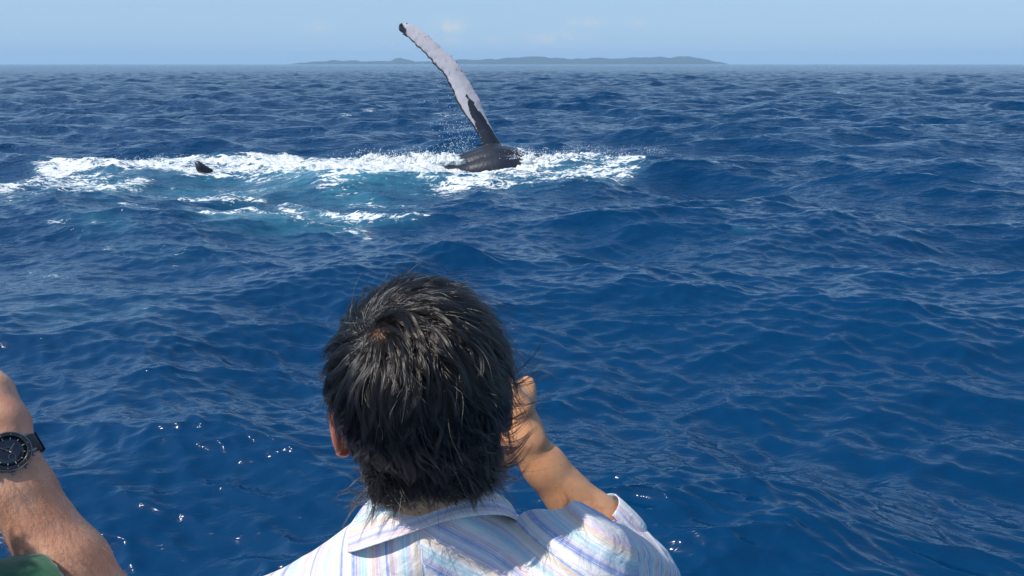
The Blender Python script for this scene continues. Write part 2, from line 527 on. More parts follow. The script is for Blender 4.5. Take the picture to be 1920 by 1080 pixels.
# ================================================================ HUMPBACK WHALE lying on its side, one flipper up
def whale():
    D = 22.2                                                     # forward distance of the flipper root
    root = empty('humpback_whale', tuple(P(920, 267, D)))
    tag(root, 'humpback whale rolling on its side in white foam, long pale flipper raised against the sky', 'whale')
    # flipper: its two edges as seen, brought to their real distance, and lofted with a blade section
    Lf = np.array([(914, 300), (904, 267), (898, 255), (884, 232), (869, 212), (856, 189), (844, 161), (832, 138), (821, 128), (810, 115), (800, 103), (786, 90), (770, 75), (758, 65), (750, 57), (746, 50), (750, 46)], float)
    Rt = np.array([(952, 300), (937, 267), (927, 250), (915, 227), (905, 204), (898, 184), (881, 155), (869, 135), (858, 119), (849, 109), (833, 95), (822, 83), (812, 75), (799, 63), (786, 54), (772, 46), (756, 44)], float)

    def resample(p, n):
        s_ = np.concatenate([[0], np.cumsum(np.linalg.norm(np.diff(p, axis=0), axis=1))]); s_ /= s_[-1]
        q = np.stack([np.interp(np.linspace(0, 1, n), s_, p[:, k]) for k in (0, 1)], -1)
        for _ in range(3): q[1:-1] = (q[:-2] + 2 * q[1:-1] + q[2:]) / 4
        return q
    n, m_ = 190, 44
    Lp, Rp = resample(Lf, n), resample(Rt, n)
    dep = np.linspace(D, D - .35, n)
    A3 = np.array([tuple(P(x, y, d)) for (x, y), d in zip(Lp, dep)]); B3 = np.array([tuple(P(x, y, d + .10)) for (x, y), d in zip(Rp, dep)])
    tt = np.linspace(0, 1, n)
    CL = (A3 + B3) / 2; HC = np.linalg.norm(A3 - B3, axis=1) / 2
    TN = np.gradient(CL, axis=0); TN /= np.linalg.norm(TN, axis=1, keepdims=True)
    U = (A3 - B3); U /= np.linalg.norm(U, axis=1, keepdims=True)
    Wd = np.cross(TN, U); Wd /= np.linalg.norm(Wd, axis=1, keepdims=True)
    TH = np.interp(tt, [0, .25, .7, .95, 1], [.19, .15, .09, .045, .02])
    kn = (.013 * np.maximum(np.sin(tt * 62 + 1.5 * np.sin(tt * 17)), -.2) + .012 * np.sin(tt * 133)) * sm(tt, .3, .5)
    kr = (.008 * np.sin(tt * 85 + 2 * np.sin(tt * 23)) + .004 * np.sin(tt * 210)) * sm(tt, .2, .4)
    ph = np.linspace(0, 2 * np.pi, m_, endpoint=False)
    cx_, sx_ = np.cos(ph), np.sin(ph)
    prof_t = np.abs(sx_) ** 1.0 * np.sign(sx_) * np.where(cx_ < 0, (1 - .45 * np.abs(cx_) ** 1.5), 1.0)
    VB = CL[:, None] + U[:, None] * (cx_[None, :, None] * HC[:, None, None] + np.where(cx_ > .3, cx_, 0)[None, :, None] * kn[:, None, None] + np.where(cx_ < -.3, cx_, 0)[None, :, None] * kr[:, None, None]) \
        + Wd[:, None] * (prof_t[None, :, None] * TH[:, None, None])
    VB = VB + fbm(VB * 3.0, 3)[..., None] * .012 * Wd[:, None]
    ub1 = np.broadcast_to(cx_[None], (n, m_)).ravel(); tb1 = np.repeat(tt, m_)
    V1 = VB.reshape(-1, 3).astype(np.float32)
    ii = np.arange(n * m_).reshape(n, m_); jj = np.roll(ii, -1, 1)
    q1 = np.stack([ii[:-1], jj[:-1], jj[1:], ii[1:]], -1).reshape(-1, 4)
    e0 = VB[-1].mean(0) + TN[-1] * .03
    V1 = np.concatenate([V1, [e0]]).astype(np.float32); ub1 = np.append(ub1, 0); tb1 = np.append(tb1, 1)
    q1t = np.stack([ii[-1], jj[-1], np.full(m_, n * m_)], -1)
    # trunk: chin under water on the right, chest out of the water, back and tail stock sinking to the left
    b = Field((-10.2, 14.0, -2.6), (5.2, 27.0, .9), .045)
    cx, cy = P(922, 267, D).x, 22.15
    spine = [(cx + 4.2, cy + 1.6, -1.25, .35), (cx + 3.0, cy + 1.1, -1.15, .7), (cx + 1.6, cy + .45, -1.02, .98), (cx + .1, cy, -.90, 1.20), (cx - 1.4, cy - .3, -1.04, 1.04),
             (cx - 3.2, cy - 1.0, -1.25, .85), (cx - 5.0, cy - 1.7, -1.0, .55), (cx - 6.6, cy - 2.3, -.66, .30), (cx - 7.6, cy - 2.7, -.5, .2)]
    for (x0, y0, z0, r0), (x1, y1, z1, r1) in zip(spine[:-1], spine[1:]):
        b.cone((x0, y0, z0), (x1, y1, z1), r0, r1, k=.35)
    tip = W(377, 322); tc = np.array([cx - 7.6, cy - 2.7, -.5])
    # two flukes, the upper one breaking the surface
    b.cone(tc, (tip.x + .15, tip.y + .1, -.10), .20, .12, k=.15)
    b.cone((tip.x + .10, tip.y + .08, -.10), (tip.x - .06, tip.y, .22), .13, .07, k=.1)
    b.cone((tip.x + .0, tip.y, .10), (tip.x + .26, tip.y + .05, .02), .12, .05, k=.08)
    b.cone(tc, (tc[0] - 1.0, tc[1] - .9, -1.2), .2, .05, k=.15)
    # the other flipper, folded under
    b.cone((cx - .3, cy + .2, -1.6), (cx - 2.2, cy - .5, -2.3), .30, .08, k=.2)
    # throat pleats: grooves running along the body round the chest
    G = b.box(b.lo, b.lo + (b.n - 1) * b.h)[1]
    ang = np.arctan2(G[..., 2] + .80, -(G[..., 1] - cy + (G[..., 0] - cx) * -.35))
    band = sm(G[..., 0], cx - 1.9, cx - .7)
    b.f += (band * .06 * (np.abs(np.sin(ang * 6.5 + .25 * G[..., 0])) ** .6 * -1 + .6)).astype(np.float32) * (np.abs(b.f) < .2)
    # weld the flipper into the trunk
    ff = Field((-10.2, 14.0, -2.6), (5.2, 27.0, 1.9), .045)
    nz = b.f.shape[2]
    ff.f[:, :, :nz] = b.f
    k0 = n // 12
    ff.cone(CL[0] - [0, 0, .4], CL[k0 + 6], .25, .10, k=.3, flat=(tuple(Wd[0]), 1.7))
    V2, q2 = ff.mesh(0, 1)
    sub = V2[:, 2] > -1.6                                        # keep what the clear water could ever show
    V = np.concatenate([V2, V1]); Q = [np.concatenate([q2, q1 + len(V2)]), q1t + len(V2)]
    tb = np.concatenate([np.zeros(len(V2)), tb1]); ub = np.concatenate([np.zeros(len(V2)), ub1])
    blade = np.concatenate([np.zeros(len(V2)), sm(tb1, .05, .12)])
    m, t, bs = new_mat("whale_skin")
    at, au, ab_ = attr(t, 'along'), attr(t, 'across'), attr(t, 'blade')
    tc_ = N(t, 'ShaderNodeTexCoord').outputs['Object']
    n1 = noise(t, tc_, 2.6, 6, .65); n2 = noise(t, tc_, 9, 5, .7); n3 = noise(t, mapping(t, tc_, (1, 1, .35)), 14, 4, .6)
    # dark root and wedge running up the middle, dark leading edge, dark tip
    wob = mth(t, 'MULTIPLY', mth(t, 'SUBTRACT', n1, .5), .42)
    wobf = mth(t, 'ADD', wob, mth(t, 'MULTIPLY', mth(t, 'SUBTRACT', n2, .5), .30))
    mid = mth(t, 'SUBTRACT', 1.0, mth(t, 'MULTIPLY', mth(t, 'ABSOLUTE', mth(t, 'SUBTRACT', au, -.02)), 1.0))
    mid = mth(t, 'POWER', mth(t, 'MAXIMUM', mid, 0.0), .75)
    wedge = mth(t, 'SUBTRACT', mth(t, 'ADD', mth(t, 'MULTIPLY', mid, .33), .12), mth(t, 'SUBTRACT', at, mth(t, 'MULTIPLY', wobf, .5)))
    wedge = sstep(t, wedge, -.004, .012)
    edge = sstep(t, mth(t, 'ADD', au, mth(t, 'MULTIPLY', wobf, .45)), .84, .93)
    tipd = mth(t, 'ADD', mth(t, 'MULTIPLY', au, .085), mth(t, 'ADD', at, mth(t, 'MULTIPLY', wobf, .24)))
    tipd = sstep(t, tipd, .972, .985)
    dark = mth(t, 'MAXIMUM', mth(t, 'MAXIMUM', wedge, edge), tipd)
    pale = mixc(t, n1, (.48, .45, .48), (.62, .585, .61)); pale = mixc(t, sstep(t, n3, .60, .72), pale, (.26, .24, .28))
    pale = mixc(t, mth(t, 'MULTIPLY', sstep(t, n2, .66, .72), .7), pale, (.66, .64, .64))
    blk = mixc(t, n2, (.012, .016, .026), (.03, .036, .05))
    spots = sstep(t, n2, .70, .74)
    blk = mixc(t, mth(t, 'MULTIPLY', spots, .35), blk, (.35, .35, .38))
    col = mixc(t, mth(t, 'MAXIMUM', dark, mth(t, 'SUBTRACT', 1.0, ab_)), pale, blk)
    L(t, col, bs.inputs['Base Color']); inp(bs, Roughness=.38, Specular_IOR_Level=.4)
    L(t, bump(t, n3, .35, .03), bs.inputs['Normal'])
    mesh_obj('body', V, Q, m, root, attrs=dict(along=tb, across=ub, blade=blade))
    # barnacles on the knobs of the leading edge and tip
    mb, tb_, bb = new_mat("barnacle_shell"); inp(bb, Base_Color=(.20, .19, .18), Roughness=.8)
    r = random.Random(4)
    ico = ico_data(1)
    vs, fs = [], []
    cand = [i for i in range(len(V2), len(V)) if abs(ub[i]) > .78 and tb[i] > .35]
    for i in r.sample(cand, 26):
        s_ = r.uniform(.014, .034)
        vs.append(ico[0] * s_ * np.array([1, 1, 1.1]) + V[i]); fs.append(ico[1] + 12 * len(fs) if len(ico[0]) == 12 else ico[1] + len(ico[0]) * len(fs))
    mesh_obj('barnacles', np.concatenate(vs), np.concatenate(fs), mb, root)['kind'] = 'stuff'
    return CL[::2]


def ico_data(sub):
    bm = bmesh.new(); bmesh.ops.create_icosphere(bm, subdivisions=sub, radius=1)
    v = np.array([tuple(x.co) for x in bm.verts], np.float32); f = np.array([[x.index for x in p.verts] for p in bm.faces]); bm.free()
    return v, f


WCL = whale()


# ================================================================ SPRAY: droplets thrown up by the flipper and the roll
def spray():
    r = np.random.default_rng(5)
    pts, rad = [], []

    def put(px, py, d, s):
        pts.append(tuple(P(px, py, d))); rad.append(s)
    for i in range(420):      # falling from the flipper, left of its root
        a = r.random() ** 1.4
        x = 868 + r.normal() * 22 - 12 * a; y = 284 - 110 * a * r.random() ** .6
        put(x, y, 22.2 + r.normal() * .3, r.uniform(.003, .010) * (1.4 if r.random() < .12 else 1))
    for i in range(110):      # long drops trailing from the blade
        i_ = r.integers(16, 90); c = WCL[i_]
        pts.append((c[0] - .42 + r.normal() * .28, c[1] - .1 + r.normal() * .1, c[2] - .1 + r.normal() * .3)); rad.append(r.uniform(.004, .010))
    for i in range(40): put(722 + r.normal() * 8, 92 + r.normal() * 16, 22, r.uniform(.003, .008))
    for i in range(900):     # glitter of spray right of the body
        x = r.uniform(980, 1250); y = 288 + r.normal() * 5 - 8 * math.exp(-((x - 1100) / 90) ** 2)
        put(x, y + 3 * math.sin(x * .05) + 2 * math.sin(x * .17), 22.9 + r.normal() * .5, r.uniform(.002, .006) * (2 if r.random() < .05 else 1))
    for i in range(1600):     # torn crest of the wash
        x = r.choice([r.normal(800, 26), r.normal(720, 35), r.normal(975, 20), r.normal(1080, 50)])
        y = 298 - abs(r.normal()) * 8
        put(x, y, 21.6 + r.normal() * .4, r.uniform(.004, .012))
    for i in range(500):
        x = r.uniform(60, 560); y = 300 - abs(r.normal()) * 5 + abs(x - 300) * .03
        put(x, y, 20.8, r.uniform(.003, .008))
    v, f = ico_data(1)
    pts = np.array(pts, np.float32); rad = np.array(rad, np.float32)
    VV = (v[None] * rad[:, None, None] * np.array([1, 1, 1.5]) + pts[:, None]).reshape(-1, 3)
    FF = (f[None] + (np.arange(len(pts)) * len(v))[:, None, None]).reshape(-1, 3)
    m, t, b = new_mat("water_droplets"); inp(b, Base_Color=(.85, .88, .9), Roughness=.25)
    o = mesh_obj('spray', VV, FF, m); tag(o, kind='stuff')

    # torn lumps of white water standing on the wash
    r = np.random.default_rng(9); v, f = ico_data(3)
    VV, FF = [], []; k = 0
    for (x0, x1, y0, y1, n, s0) in [(785, 855, 288, 302, 34, .14), (680, 770, 290, 300, 20, .10), (610, 680, 299, 305, 10, .07), (985, 1030, 288, 300, 14, .09), (1030, 1130, 290, 298, 22, .10)]:
        for i in range(n):
            x = r.uniform(x0, x1); y = r.uniform(y0, y1) if i % 3 else y1
            c = P(x, y + 4, 21.7 - (y - 290) * .035); s = s0 * r.uniform(.5, 1.1)
            q = v * np.array([1.8, 1.0, .8]) * s
            nn = fbm(v * 2.3 + r.random(3) * 50, 4, .7)[:, None]
            q = q * (1 + 1.5 * nn); q[:, 2] += np.maximum(nn[:, 0], 0) * s * 1.2
            VV.append(q + np.array([c.x, c.y, max(c.z - s * .35, -.05)])); FF.append(f + k); k += len(v)
    m, t, b = new_mat("white_water")
    tc = N(t, 'ShaderNodeTexCoord').outputs['Object']
    nz = noise(t, tc, 14, 6, .7)
    L(t, mixc(t, nz, (.6, .68, .73), (.88, .9, .9)), b.inputs['Base Color']); inp(b, Roughness=.8)
    L(t, bump(t, nz, 1.0, .05), b.inputs['Normal'])
    o = mesh_obj('wash', np.concatenate(VV), np.concatenate(FF), m); tag(o, kind='stuff')


spray()


# ================================================================ ISLANDS on the horizon
def islands():
    prof = [(548, 0), (560, 1.5), (600, 6), (640, 7.5), (665, 6.5), (700, 7), (735, 7), (755, 11), (775, 6.5), (800, 6), (830, 8), (870, 8), (920, 9), (960, 11), (985, 13),
            (1000, 15), (1015, 13), (1040, 13.5), (1060, 11.5), (1085, 10), (1110, 12), (1140, 10), (1170, 12.5), (1200, 11), (1230, 13), (1262, 13.5), (1285, 14.5), (1300, 12.5), (1325, 9), (1345, 3.5), (1360, 0)]
    D = 7800.0
    xs = np.linspace(prof[0][0], prof[-1][0], 620); hp = np.interp(xs, [p[0] for p in prof], [p[1] for p in prof])
    hp = hp * 1.0 + fbm(np.stack([xs * .06, 0 * xs, 0 * xs], -1), 3) * 3.0 * sm(hp, 0, 5)
    hp = np.maximum(hp, 0)
    X = (xs - 960) / FPX * D * cp_ * 1.045; H = hp / FPX * D * .96
    rows = 26; V = []
    for j in range(rows):
        s = j / (rows - 1)                                     # from the shore in front over the ridge and down behind
        y = 8000 + (s - .5) * 1500; env = np.sin(np.pi * s) ** .8
        rid = fbm(np.stack([X * .004, np.full_like(X, y * .004), 0 * X], -1), 4, .55)
        z = H * env * (1 + (.35 * rid) * (1 - env) * 2) + 12 * rid * np.sin(2 * np.pi * s) ** 2 * sm(H, 5, 30) - 1.0
        V.append(np.stack([X * y / 8000, y + rid * 120, z], -1))
    V = np.concatenate(V); nx = len(xs)
    i = np.arange(rows * nx).reshape(rows, nx)
    F = np.stack([i[:-1, :-1], i[:-1, 1:], i[1:, 1:], i[1:, :-1]], -1).reshape(-1, 4)
    m, t, b = new_mat("island_woods")
    tc = N(t, 'ShaderNodeTexCoord').outputs['Object']
    nn = noise(t, tc, .012, 6, .65)
    L(t, mixc(t, sstep(t, nn, .4, .66), (.014, .028, .028), (.04, .05, .045)), b.inputs['Base Color']); inp(b, Roughness=.95)
    L(t, bump(t, nn, 1.0, 30), b.inputs['Normal'])
    tag(mesh_obj('islands', V, F, m), kind='structure')


islands()

# ================================================================ air: the box of sea haze round everything
bm = bmesh.new(); bmesh.ops.create_cube(bm, size=1)
me = bpy.data.meshes.new('haze'); bm.to_mesh(me); bm.free()
hz_o = bpy.data.objects.new('haze', me); S.collection.objects.link(hz_o)
hz_o.scale = (20400, 20400, 134); hz_o.location = (0, 0, 134 / 2 - 4)
tag(hz_o, kind='stuff')
hm = bpy.data.materials.new('sea_haze'); hm.use_nodes = True; ht = hm.node_tree
for n in list(ht.nodes): ht.nodes.remove(n)
pv = N(ht, 'ShaderNodeVolumePrincipled'); pv.inputs['Color'].default_value = (.52, .78, 1.0, 1); pv.inputs['Density'].default_value = 1.1e-4
pv.inputs['Anisotropy'].default_value = 0.0
ho = N(ht, 'ShaderNodeOutputMaterial'); L(ht, pv.outputs[0], ho.inputs['Volume'])
me.materials.append(hm)

# ================================================================ PEOPLE
def skin_mat(name, c1, c2, rough=.36, scalp=(.02, .017, .015)):
    m, t, b = new_mat(name)
    tc = N(t, 'ShaderNodeTexCoord').outputs['Object']
    n1 = noise(t, tc, 28, 4, .6); n2 = noise(t, tc, 160, 3, .6); n3 = noise(t, tc, 700, 2, .5)
    col = mixc(t, sstep(t, n1, .32, .68), c1, c2)
    col = mixc(t, mth(t, 'MULTIPLY', sstep(t, n2, .60, .72), .35), col, tuple(x * .55 for x in c2))
    sc = attr(t, 'scalp'); sc2 = attr(t, 'ear_glow')
    col = mixc(t, sc2, col, (.50, .14, .10))  # red of sunlight shining through the ears, mixed into the skin colour
    col = mixc(t, sc, col, scalp)
    L(t, col, b.inputs['Base Color'])
    inp(b, Subsurface_Weight=.18, Subsurface_Scale=.012, Specular_IOR_Level=.5)
    b.inputs['Subsurface Radius'].default_value = (1.0, .35, .2)
    L(t, mth(t, 'ADD', mth(t, 'MULTIPLY', n2, .22), rough - .12), b.inputs['Roughness'])
    nb = bump(t, n2, .28, .0015); L(t, bump(t, n3, .35, .0006, nb), b.inputs['Normal'])
    return m


def head_into(F, M, ear_out=.4):
    """skull, face, ears and neck in head space: x right, y forward, z up; origin between the ears"""
    R3 = M.to_3x3()
    T = lambda x, y, z: tuple(M @ Vector((x, y, z)))

    def e(c, r, k=0.0, sub=False, rot=None):
        F.ell(T(*c), r, R3 @ rot if rot else R3, k, sub)

    def c(a, b, ra, rb, k=0.0, sub=False): F.cone(T(*a), T(*b), ra, rb, k, sub)
    e((0, -.014, .028), (.076, .096, .088))
    e((0, .028, -.028), (.064, .068, .088), .03)
    e((0, .042, -.085), (.048, .048, .036), .025)
    c((-.012, .084, -.106), (.012, .084, -.106), .017, .017, .02)
    c((-.034, .082, .022), (.034, .082, .022), .013, .013, .015)
    for s in (-1, 1):
        e((s * .032, .101, .002), (.017, .012, .010), .012, True)
        e((s * .031, .083, .001), (.0125, .0125, .0125), .002)
        e((s * .042, .066, -.03), (.022, .022, .02), .02)
    c((0, .094, .008), (0, .113, -.030), .007, .011, .012)
    for s in (-1, 1): e((s * .011, .104, -.034), (.008, .010, .007), .006)
    c((-.020, .090, -.064), (.020, .090, -.064), .006, .006, .006); c((-.016, .090, -.075), (.016, .090, -.075), .007, .007, .005)
    c((-.022, .102, -.0695), (.022, .102, -.0695), .002, .002, .003, True)
    for s in (-1, 1):                                   # ears: rim, bowl, lobe
        q = Matrix.Rotation(s * ear_out, 3, 'Z')
        e((s * .088, -.006, -.010), (.0075, .019, .033), .007, False, q)
        e((s * .0945, .005, -.005), (.0045, .010, .018), .005, True, q)
        e((s * .091, -.016, -.012), (.0055, .0055, .028), .004, False, q)
        e((s * .086, .000, -.037), (.0058, .009, .012), .012, False, q)


def hand_into(F, wr, kn, side, curl_dir, w=.040, thumb=None, fl=1.0):
    """palm from wrist to knuckles; side = across the palm towards the little finger; curl_dir = the way the fingers fold"""
    wr, kn, side, cd = Vector(wr), Vector(kn), Vector(side).normalized(), Vector(curl_dir).normalized()
    ax = (kn - wr).normalized()
    for k, off in enumerate((-.030, -.010, .011, .030)):
        F.cone(wr + side * off * .55, kn + side * off * (w / .040) - ax * (.004 * abs(k - 1)), .017, .0115, .014)
    F.ell((wr + kn) / 2, (w * .78, .017, .045), Matrix((side, ax.cross(side), ax)).transposed(), .012)
    for k, (off, ln) in enumerate(((-.030, .95), (-.010, 1.05), (.011, 1.0), (.030, .8))):
        p = kn + side * off * (w / .040); d = ax.copy(); r = .0098 if k < 3 else .0085
        for j, l in enumerate((.042, .027, .021)):
            d = (d + cd * (.75 + .12 * k * .3)).normalized(); q = p + d * l * ln * fl
            F.cone(p, q, r * (1 - .06 * j), r * (.94 - .06 * j), .006 if j == 0 else .003); p = q
    b0 = wr + ax * .022 - side * .022
    t = thumb or (-side * .7 + ax * .6 + cd * .5)
    t = Vector(t).normalized()
    p1 = b0 + t * .036; p2 = p1 + (t * .8 + ax * .4 + cd * .2).normalized() * .032; p3 = p2 + (t * .5 + ax * .6 + cd * .5).normalized() * .024
    F.cone(b0, p1, .018, .0135, .014); F.cone(p1, p2, .0125, .0115, .006); F.cone(p2, p3, .0112, .009, .004)


def curves_obj(name, pts, rad, mat, parent, npts):
    """pts (n, npts, 3) world space; rad (n, npts)"""
    n = len(pts)
    hc = bpy.data.hair_curves.new(name); hc.add_curves([npts] * n)
    off = np.array(parent.location, np.float32)
    hc.attributes['position'].data.foreach_set('vector', (np.asarray(pts, np.float32) - off).ravel())
    ra = hc.attributes.get('radius') or hc.attributes.new('radius', 'FLOAT', 'POINT')
    ra.data.foreach_set('value', np.asarray(rad, np.float32).ravel())
    hc.materials.append(mat)
    o = bpy.data.objects.new(name, hc); S.collection.objects.link(o); o.parent = parent
    return o


def hair_mat(name, col, rough=.3):
    m = bpy.data.materials.new(name); m.use_nodes = True; t = m.node_tree
    for n in list(t.nodes): t.nodes.remove(n)
    h = N(t, 'ShaderNodeBsdfHairPrincipled'); h.parametrization = 'COLOR'
    rnd = N(t, 'ShaderNodeHairInfo').outputs['Random']
    L(t, mixc(t, rnd, col[0], col[1]), h.inputs['Color'])
    h.inputs['Roughness'].default_value = rough; h.inputs['Radial Roughness'].default_value = .35
    o = N(t, 'ShaderNodeOutputMaterial'); L(t, h.outputs[0], o.inputs['Surface'])
    return m


def unit(v): return v / (np.linalg.norm(v, axis=-1, keepdims=True) + 1e-9)


def head_hair(root, M, mat, n_guides, kids, seed, wind=(1.0, 0, 0)):
    """locks combed out from the crown, following the skull and the neck, with the wind lifting the lee side"""
    r = np.random.default_rng(seed)
    c = np.array((0, -.014, .028)); rad = np.array((.0775, .0975, .0895))
    crown = np.array((-.040, -.055, .098)); wind = np.array(wind, float)

    def grow(p, nseg, L_, ruffle, k):
        P_ = [p]; vprev = None
        n = len(p); tw = r.normal(size=(n, 3)); gr = r.normal(size=(n, 3)) * .36; ph = r.uniform(0, 6.28, n); cf = r.uniform(2.5, 5.5, n)
        for j in range(nseg):
            s = j / nseg
            nrm = unit((p - c) / rad ** 2)
            away = unit(p - crown); away = unit(away - nrm * (away * nrm).sum(-1, keepdims=True))
            sp = np.cross(nrm, away)                              # swirl round the crown
            g = np.array((0, -.1, -1.0))
            back = sm(-p[:, 1], -.03, .05)[:, None]; low = sm(-p[:, 2], -.03, .07)[:, None]; lee = sm(p[:, 0], .0, .075)[:, None]
            nz = np.stack([fbm(p * 13 + 9 * i + seed, 2) for i in range(3)], -1) + gr
            v = away * (1.1 - .6 * low) - sp * (.35 + .25 * (1 - low)) + g * (.35 + .5 * low) \
                + wind * (.22 + .55 * low * back * sm(p[:, 0], -.06, .02)[:, None] + .55 * lee * s) + nz * ruffle * 1.5
            v = v + np.cross(nrm, unit(v)) * (np.sin(ph + cf * s * 2)[:, None] * .75)
            v = v + np.array((-.6, -.1, 0)) * (low * sm(-p[:, 0], .01, .06)[:, None]) * s
            v = unit(v - nrm * (v * nrm).sum(-1, keepdims=True) * (1 - .5 * low))
            v = unit(v + nrm * (k[:, None] * (1.0 - 1.9 * s) + .22 * tw[:, :1] * s))
            if vprev is not None: v = unit(.55 * vprev + .45 * v)
            vprev = v
            p = p + v * (L_ / nseg)[:, None]
            q = (p - c) / rad; d = np.linalg.norm(q, axis=1); inside = (d < 1.02)
            p = np.where(inside[:, None], c + q / d[:, None] * 1.02 * rad, p)
            # keep out of the neck
            a = np.array((0, -.02, -.03)); b_ = np.array((0, -.045, -.17)); ab = b_ - a
            t = np.clip(((p - a) @ ab) / (ab @ ab), 0, 1.3); w = p - a - t[:, None] * ab; dd = np.linalg.norm(w, axis=1)
            m = dd < .062
            p = np.where(m[:, None], a + t[:, None] * ab + w / (dd[:, None] + 1e-6) * .062, p)
            P_.append(p)
        return np.stack(P_, 1)
    # roots inside the hairline
    d = unit(r.normal(size=(n_guides * 4, 3)))
    p = c + d * rad
    face = (p[:, 1] > .055) & (p[:, 2] < .085)
    ear = (np.abs(p[:, 0]) > .060) & (p[:, 2] < .022) & (p[:, 1] > -.034)
    temple = (p[:, 1] > .03) & (p[:, 2] < .02)
    bare = np.linalg.norm((p - np.array((-.030, -.070, .088))) / np.array((1.2, 1, 1)), axis=1) < .011
    keep = ~(face | ear | temple) & ~(bare & (r.random(len(p)) < .15)) & (p[:, 2] > -.075)
    p = p[keep][:n_guides]
    # rows of roots down the nape on the neck
    nn = n_guides // 9
    th = r.uniform(-1.45, 1.45, nn); zz = r.uniform(-.075, -.035, nn)
    t_ = (zz + .03) / -.14
    nape = np.stack([np.sin(th) * .062, -.02 - .025 * t_ - np.cos(th) * .062, zz], -1)
    p = np.concatenate([p, nape])
    n = len(p)
    L_ = r.uniform(.042, .070, n) * (1 - .30 * sm(-p[:, 2], .02, .09)) * np.where(p[:, 2] > .08, 1.1, 1)
    zmin = (-.092 - .41 * p[:, 1]) / .91
    L_ = np.minimum(L_, np.maximum((p[:, 2] - zmin) * 1.1 + .010, .012) * r.uniform(.8, 1.25, n))
    G = grow(p, 10, L_, .62, r.uniform(.16, .62, n))
    # hair is cut round the ears: locks that would cross an ear are shortened
    ex_ = (np.abs(G[..., 0]) > .066) & (G[..., 2] < .018) & (G[..., 2] > -.050) & (G[..., 1] > -.030)
    A3_ = np.array(M)[:3, :3]; ul = (G @ A3_.T) @ np.array((0, .407, .914))           # barber's line: level with the collar, seen from behind
    low_ = ul < (-.088 - .006 * np.sin(G[..., 0] * 60) - .018 * sm(-G[..., 0], .005, .045) + r.normal(size=(n, 1)) * .007)
    ex_ = ex_ | low_
    okr = ~low_[:, :2].any(1) | (r.random(n) < .12)
    G, ex_, p, L_ = G[okr], ex_[okr], p[okr], L_[okr]; n = len(p)
    first = np.where(ex_.any(1), ex_.argmax(1), 10)
    s_ = np.linspace(0, 1, 11)[None] * np.clip(first, 1.5, 10)[:, None]
    i0 = np.clip(s_.astype(int), 0, 9); f_ = (s_ - i0)[..., None]
    G = np.take_along_axis(G, i0[..., None].repeat(3, 2), 1) * (1 - f_) + np.take_along_axis(G, (i0 + 1)[..., None].repeat(3, 2), 1) * f_
    # wind-blown wisps standing off the lee side and the nape
    W_ = []
    ws = [(.080, -.030, .020, 1.0, .25, .055), (.082, -.020, .008, 1.0, .05, .062), (.082, -.015, .012, 1.0, .16, .066), (.080, -.030, -.005, 1.0, -.25, .045), (.078, -.030, -.020, 1.0, -.1, .048), (.078, -.035, -.032, 1.0, .0, .044),
          (.078, -.030, -.040, 1.0, .1, .046), (.076, -.030, -.052, 1.0, .1, .042), (.074, -.040, -.060, 1.0, .2, .04), (.066, -.055, -.062, .8, -.2, .034), (.060, -.065, -.060, .6, -.5, .030), (.070, -.05, -.07, .9, .1, .036),
          (-.068, -.045, -.072, -.7, -.35, .032), (-.060, -.055, -.066, -.5, -.7, .034), (-.052, -.065, -.062, -.35, -.8, .036), (-.066, -.040, -.080, -.9, -.2, .030), (-.040, -.075, -.055, -.2, -1, .034), (-.070, -.04, -.065, -1, -.1, .03),
          (.0, -.03, .116, 1, .1, .03), (-.03, -.01, .114, .9, .25, .04), (.03, -.02, .113, 1, .0, .035)]
    for (x_, y_, z_, dx_, dz_, l_) in ws * 2:
        a_ = np.array((x_, y_, z_)) + r.normal(size=3) * .005; d_ = unit(np.array((dx_, -.25, dz_)) + r.normal(size=3) * .12)
        t_w = np.linspace(0, 1, 11)[:, None]; l_ = l_ * r.uniform(.8, 1.15)
        W_.append(a_ - d_ * .008 + d_ * l_ * t_w + np.array((0, -.002, .010 * (1 if dz_ > -.3 else -1))) * (t_w ** 2) * r.uniform(.4, 2.2) * (l_ / .05) + np.array((0, 0, -.012)) * np.sin(t_w * 3.1) * r.uniform(0, .8))
    G = np.concatenate([G, np.stack(W_)]); p = np.concatenate([p, np.stack(W_)[:, 0]]); n = len(p)
    rep = np.concatenate([np.repeat(np.arange(n - len(W_)), kids), np.repeat(np.arange(n - len(W_), n), 8)]); nk = len(rep)
    base = G[rep]
    rt = p[rep] + r.normal(size=(nk, 3)) * .0042
    s = np.linspace(0, 1, 11)[None, :, None]
    clump = .25 + .75 * sm(s, 0, .7)
    jit = r.normal(size=(nk, 1, 3)) * .0008
    K = base + (rt - p[rep])[:, None] * (1 - clump * r.uniform(.75, .98, (nk, 1, 1))) + jit * s * 1.5
    # loose hairs that leave their lock
    loose = (r.random(nk) < .07)[:, None, None]
    K = K + loose * (r.normal(size=(nk, 1, 3)) * .012 + wind * .008) * s ** 1.7
    K[:, :, :] = np.where((np.linalg.norm((K - c) / rad, axis=-1, keepdims=True) < 1.0), c + (K - c) / np.linalg.norm((K - c) / rad, axis=-1, keepdims=True), K)
    Mw = np.array(M)
    Wp = K @ Mw[:3, :3].T + Mw[:3, 3]
    rr = r.uniform(.00018, .00036, (nk, 1)) * np.where(rep >= n - len(W_), .75, 1)[:, None] * (1 - .75 * np.linspace(0, 1, 11)[None] ** 2)
    return curves_obj('hair', Wp, rr, mat, root, 11)


